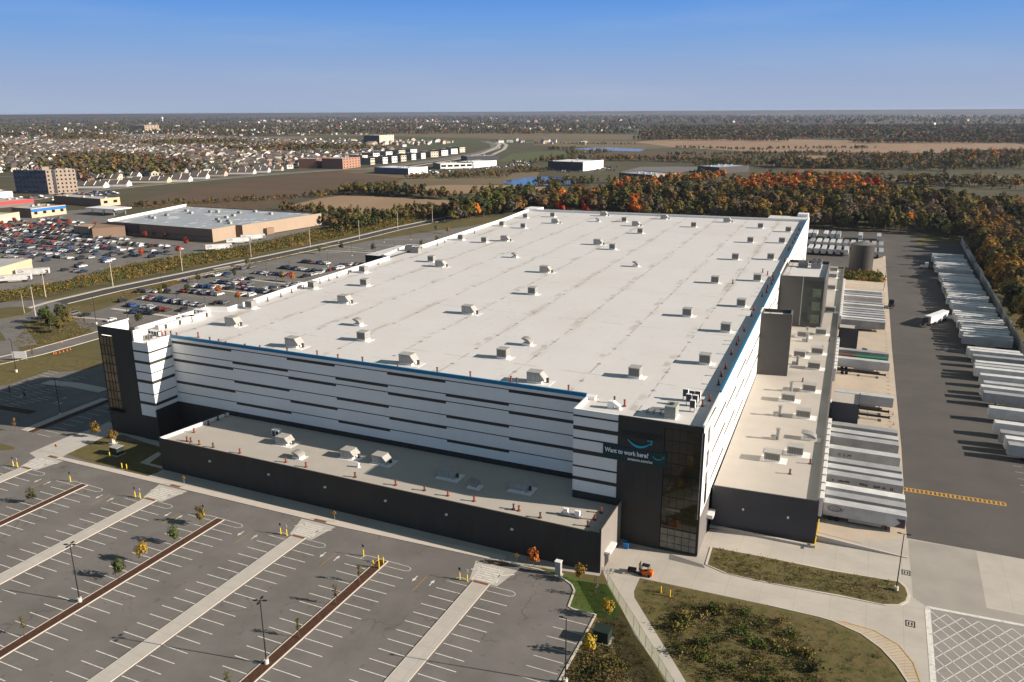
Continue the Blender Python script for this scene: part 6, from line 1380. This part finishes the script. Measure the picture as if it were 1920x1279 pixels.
# ------------------------------------------------------------------ buildings of the background
def bld(name, cat, label, a, b, depth, h, wall, front=None, roofm=grey_roof, group=None, win=None, wm_=None, door=False, units=0, band=None, par=.8):
    """box building: its sunny or near face stands on the pixels a-b, the body reaches back by depth"""
    A, B = Vector(P2(*a)), Vector(P2(*b)); d = (B-A).normalized(); n = Vector((-d.y, d.x)); L = (B-A).length
    o = thing(name, label, cat, (A.x, A.y, 0), math.atan2(d.y, d.x), group)
    m = MB().box(0, L, 0, depth, 0, h-par, 0)
    for q in ((0, L, 0, .4), (0, L, depth-.4, depth), (0, .4, .401, depth-.401), (L-.4, L, .401, depth-.401)): m.box(*q, h-par+.001, h, 0)
    m.build('wall', [wall], o, rel=True); MB().box(.41, L-.41, .41, depth-.41, h-par+.002, h-par+.12).build('roof', roofm, o, rel=True)
    if front: MB().box(-.02, L+.02, -.12, -.003, .01, h+.02).build('facade', front, o, rel=True)
    if band: MB().box(-.1, L+.1, -.3, -.125, h*band[1], h*band[2]).build('sign_band', band[0], o, rel=True)
    if win:
        rows, cols, ww, hh = win
        for r in range(rows):
            for c in range(cols):
                x = L*(c+.5)/cols; z = h*(r+.55)/rows-.0
                MB().box(x-ww/2, x+ww/2, -.2, -.122, z-hh/2, z+hh/2).build('window', wm_ or car_glass, o, rel=True)
    for k in range(units):
        x, y = random.uniform(3, L-3), random.uniform(3, depth-3); MB().box(x-1.2, x+1.2, y-1, y+1, h-par+.121, h-par+1.7).build('roof_unit', unit_top, o, rel=True)
    return o
# big tan store
st_roof = mat('store_roof', (.35, .38, .415), .6, .1, .08)
nb = NB(st_roof); pos, xyz = nb.pos(); nb.over(nb.math('MULTIPLY', nb.step(nb.noise(pos, .16, 2, (1, .6, 1)), .60, .66), .8), (.72, .72, .72))
q = [(-519.5, 422.4), (-414.8, 419.4), (-415.1, 442.4), (-409.5, 443), (-400.3, 521.7), (-546, 524.7)]
bs = thing('big_store', 'huge flat-roofed tan and brown store beside its crowded car park', 'store', (-470, 470, 0))
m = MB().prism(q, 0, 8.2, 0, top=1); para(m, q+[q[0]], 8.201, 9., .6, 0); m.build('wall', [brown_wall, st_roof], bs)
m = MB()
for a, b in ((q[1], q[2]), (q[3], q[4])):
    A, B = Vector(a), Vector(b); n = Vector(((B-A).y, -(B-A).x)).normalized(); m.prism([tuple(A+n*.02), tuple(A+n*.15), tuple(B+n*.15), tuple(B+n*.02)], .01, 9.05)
    m.build('sunny_facade', tan_wall, bs) ; m = MB()  # sunlit sides painted tan, the shaded walls a darker brown
MB().prism([(-519, 422.25), (-415, 419.2), (-415, 419.05), (-519, 422.1)], 3.2, 3.8).build('brick_band', brick, bs)
MB().prism([(-500, 421.7), (-486, 421.3), (-486, 420.9), (-500, 421.3)], 2, 8).build('entrance_panel', navy_panel, bs)
MB().box(-502, -488, 420.6, 420.85, 6.4, 7.3).build('sign', white_paint, bs) if False else None
m = MB(); para(m, [(-546, 524.5), (-519.5, 422.6)], 8.3, 10.2, 1.2, 0); m.build('white_parapet', parapet_w, bs)
for k in range(16):
    x, y = random.uniform(-520, -420), random.uniform(430, 515); MB().box(x-1.5, x+1.5, y-1.1, y+1.1, 8.21, 9.9).build('roof_unit', unit_top if k % 3 else unit_g, bs)
MB().box(-540, -524, 410, 422, 0, 6.2).build('garden_wing', tan_wall, bs)
MB().prism(px((175, 447), (236, 443), (238, 434), (185, 436)), 0, 7).build('entrance_wing', [brown_wall], bs)
MB().box(-409.4, -404, 462, 470, 0, 4.5).build('loading_porch', brown_wall, bs)
for i, (x, y, rz, l) in enumerate(((386, 471, 12, 'low white trailer on the bank behind the tan store'), (425, 458, 12, 'white trailer backed to the sunny side of the tan store'), (452, 452, 12, 'farther white trailer on the sunny side of the tan store'), (32, 519, 12, 'white trailer docked at the tan building, lower left'), (-4, 531, 12, 'white trailer cut by the picture edge, lower left'))):
    x_, y_ = P2(x, y); place(tr, ut, (x_, y_, .03), R_(rz+35 if i < 3 else 40), l, 'white trailers near the stores', WHT)
o = bld('store', 'store', 'tan flat store with orange top band at the left picture edge', (-60, 545), (62, 508), 30, 7, cream_wall, peach_wall, band=(orange_m if False else peach_wall, .72, .98), units=2)
o = bld('store', 'store', 'cream store with bright blue sign and tall windows', (60, 409), (125, 401), 26, 8, brown_wall, peach_wall, band=(blue_m, .62, .92), win=(1, 4, 3, 3.4), units=3)  # shade is put into the brown side walls, sunlight into the paler front
o = bld('store', 'store', 'cream and orange store front at the far left edge', (-30, 425), (38, 413), 22, 7, brown_wall, cream_wall, band=(peach_wall, .66, .99), units=2)
o = bld('store', 'store', 'low grey building with red panel at the left edge', (-20, 392), (64, 384), 30, 6, brown_wall, grey_panel, band=(mat('red_sign', (.5, .06, .06), .6, .05, 1.), .4, .95), units=2)
o = bld('strip_mall', 'shops', 'long dark strip of shops with bright peach end wall', (190, 388), (226, 384), 75, 7.5, brown_wall, peach_wall, win=(1, 2, 4, 2.5), units=5)
o = bld('store', 'store', 'white low store left of the hotel', (-30, 375), (25, 371), 30, 7, cream_wall, white_panel, units=2)
cp = thing('fuel_canopy', 'flat pale fuel station canopy on posts beside the big store', 'canopy', P(205, 402)); MB().box(-18, 18, -9, 9, 5.2, 6.2).build('canopy_roof', white_paint, cp, rel=True)
for x in (-13, 0, 13):
    for y in (-6, 6): MB().box(x-.3, x+.3, y-.3, y+.3, 0, 5.199).build('post', metal_g, cp, rel=True)
# hotel: two wings
ho = bld('hotel', 'hotel', 'six-storey tan hotel block with rows of small windows', (92, 364), (147, 361), 16, 26, tan_wall, mat('hotel_tan', (.36, .29, .23), .8, .1, .3), units=3, win=(6, 7, 1.6, 1.9))
ho2 = bld('hotel', 'hotel', 'dark shaded hotel wing with blue facade beside the tan block', (31, 363), (91, 364), 17, 26, mat('hotel_slate', (.07, .09, .13), .6, .1, .3), units=3, win=(5, 8, 1.6, 1.6))
MB().box(-3, 4, 1, 10, 26.01, 29.5).build('stair_core', MATS['hotel_tan'], ho, rel=True); MB().box(6, 9, -.5, -.125, .5, 26.4).build('recess_shade', navy_panel, ho, rel=True)  # navy strip on the tan front paints the shade of a slot
# brick and white blocks of the far centre
bld('brick_block', 'apartment block', 'red brick block with dark left side, leftmost of two', (594, 316), (611, 313), 30, 15, brick, peach_wall if False else brick, win=(3, 4, 2, 2), units=2)
bld('brick_block', 'apartment block', 'longer red brick block with storeys of balconies', (643, 317), (676, 313), 38, 16, brick, mat('lit_brick', (.36, .20, .14), .8, .1, .3), win=(4, 6, 2.6, 1.6), units=2)  # front brick lightened: sunlight is put into its colour
bld('showroom', 'showroom', 'low white showroom with long navy left side', (766, 328), (802, 324), 62, 9, mat('showroom_blue', (.08, .10, .16), .6, .1, .2), white_panel, parapet_w, units=4)
bld('showroom', 'showroom', 'white glass-fronted showroom by the highway bend', (826, 317), (886, 315), 40, 8, grey_panel, white_panel, parapet_w, win=(1, 5, 8, 3), units=3)
bld('showroom', 'showroom', 'plain white showroom right of the glass-fronted one', (888, 315), (931, 311), 34, 9, grey_panel, white_panel, parapet_w, units=2)
bld('showroom', 'showroom', 'long dark low building behind the white showrooms', (876, 303), (936, 301), 30, 9, navy_panel, navy_panel, units=2)
bld('showroom', 'showroom', 'bright white box building right of the blue pond', (1093, 321), (1131, 316), 60, 13, navy_panel, white_panel, parapet_w, units=4)  # shade on the left side is painted as a navy wall
bld('showroom', 'showroom', 'blue-grey roofed building behind the orange trees', (1222, 342), (1267, 338), 55, 9, navy_panel, tan_wall, mat('roof_bluegrey', (.36, .40, .46), .5, .1, .1), units=5)
bld('showroom', 'showroom', 'navy long building among rows of parked cars', (1348, 326), (1404, 322), 40, 9, navy_panel, navy_panel, mat('roof_steel', (.45, .48, .53), .5, .1, .1), units=5)
bld('apartment_block', 'apartment block', 'cream apartment block with dark left wing beyond the trees', (712, 271), (739, 269), 50, 24, mat('apt_dark', (.07, .09, .09), .7, .1, .2), cream_wall, win=(4, 5, 3, 2.5), units=2)
bld('apartment_block', 'apartment block', 'distant tan school-like block in the far suburb', (272, 247), (299, 246), 80, 30, tan_wall, tan_wall, win=(3, 5, 8, 4))
lab = []
for i, (x, y, w_) in enumerate(((695, 309, 8), (718, 307, 9), (735, 305, 10), (752, 303, 10), (772, 300, 8), (790, 298, 8), (808, 295, 14), (828, 292, 12), (846, 289, 12), (862, 286, 10), (700, 298, 12), (724, 295, 12), (748, 292, 12), (770, 290, 12), (680, 303, 10))):
    o = bld('townhouse_row', 'town houses', 'x', (x, y), (x+w_, y-.6), 40, 10.5, mat('slate_wall', (.24, .215, .195), .8, .1, .2) if 'slate_wall' not in MATS else MATS['slate_wall'], white_panel if i % 3 else cream_wall, MATS['shingle_roof'], 'white town house rows by the highway', win=(2, 3, 2.2, 2)); lab.append((o, ('white' if i % 3 else 'cream')+' town house row near the highway'))
number_labels(lab, lambda k, n: f'{k}, {n} from left')
# bungalow rows with dark roofs and bright gable ends
lab = []
for i, (x, y, c) in enumerate(((180, 326, 'cream'), (200, 352, 'white'), (243, 349, 'white'), (318, 342, 'cream'), (358, 340, 'white'), (390, 335, 'white'), (424, 330, 'cream'), (478, 326, 'white'), (505, 323, 'white'), (530, 320, 'cream'), (445, 318, 'white'), (400, 321, 'white'), (350, 325, 'cream'), (300, 328, 'white'), (262, 333, 'white'), (225, 338, 'cream'))):
    o = thing('terrace', 'x', 'terrace', P(x, y), R_(24), 'terraced bungalow rows along the arterial road'); L = 46 if i < 10 else 36; w_ = 7
    m = MB().box(-L, 0, -w_, w_, 0, 3.6, 0).add([(0, -w_, 3.6), (0, w_, 3.6), (0, 0, 7.4), (-L, -w_, 3.6), (-L, w_, 3.6), (-L, 0, 7.4)], [(0, 1, 2), (4, 3, 5)], 0); wl_ = m.build('wall', house_wall, o, rel=True)
    wl_.color = (*jit(WC[c], .06), 1)
    MB().add([(-L-.4, -w_-.6, 3.4), (.4, -w_-.6, 3.4), (.4, 0, 7.6), (-L-.4, 0, 7.6), (.4, w_+.6, 3.4), (-L-.4, w_+.6, 3.4)], [(0, 1, 2, 3), (3, 2, 4, 5)]).build('roof', shingle, o, rel=True)
    for k in range(1, 4): MB().hexa([(-L*k/4-.2, -w_-.7, 3.3), (-L*k/4+.2, -w_-.7, 3.3), (-L*k/4+.2, 0, 7.5), (-L*k/4-.2, 0, 7.5)], [(-L*k/4-.2, -w_-.7, 4.1), (-L*k/4+.2, -w_-.7, 4.1), (-L*k/4+.2, 0, 8.3), (-L*k/4-.2, 0, 8.3)]).build('fire_wall', parapet_w, o, rel=True)
    for s in (-3.5, 2): MB().box(.005, .08, s-.8, s+.8, 1.2, 2.6).build('window', car_glass, o, rel=True)
    lab.append((o, f'dark-roofed terrace with {c} gable end by the arterial road'))
number_labels(lab, lambda k, n: f'{k}, {n} from left')
wt = thing('water_tower', 'tiny white water tower near the horizon, left side', 'water tower', P(305, 229)); MB().cyl(0, 0, 0, 30, 5, 10, 0, 4).build('column', white_paint, wt, rel=True); MB().cyl(0, 0, 30, 44, 9, 14, 0, 9).cyl(0, 0, 44.01, 50, 9, 14, 0, 2).build('tank', white_paint, wt, rel=True)
# ------------------------------------------------------------------ air
hz = MB().hexa([(-9000, -600, -1.), (9000, -600, -1.), (9000, 16000, -1.), (-9000, 16000, -1.)], [(-9000, -600, 92.), (9000, -600, 92.), (9000, 16000, 92.), (-9000, 16000, 92.)])
hm = bpy.data.materials.new('air'); hm.use_nodes = True; nt = hm.node_tree; nt.nodes.remove(nt.nodes['Principled BSDF'])
pv = nt.nodes.new('ShaderNodeVolumePrincipled'); pv.inputs['Color'].default_value = (.62, .72, 1, 1); pv.inputs['Density'].default_value = HAZE; pv.inputs['Anisotropy'].default_value = .2
nt.links.new(pv.outputs[0], nt.nodes['Material Output'].inputs['Volume'])
if HAZE > 0: tag(hz.build('haze', hm), 'thin pale blue air over the land', 'haze', None, 'stuff')
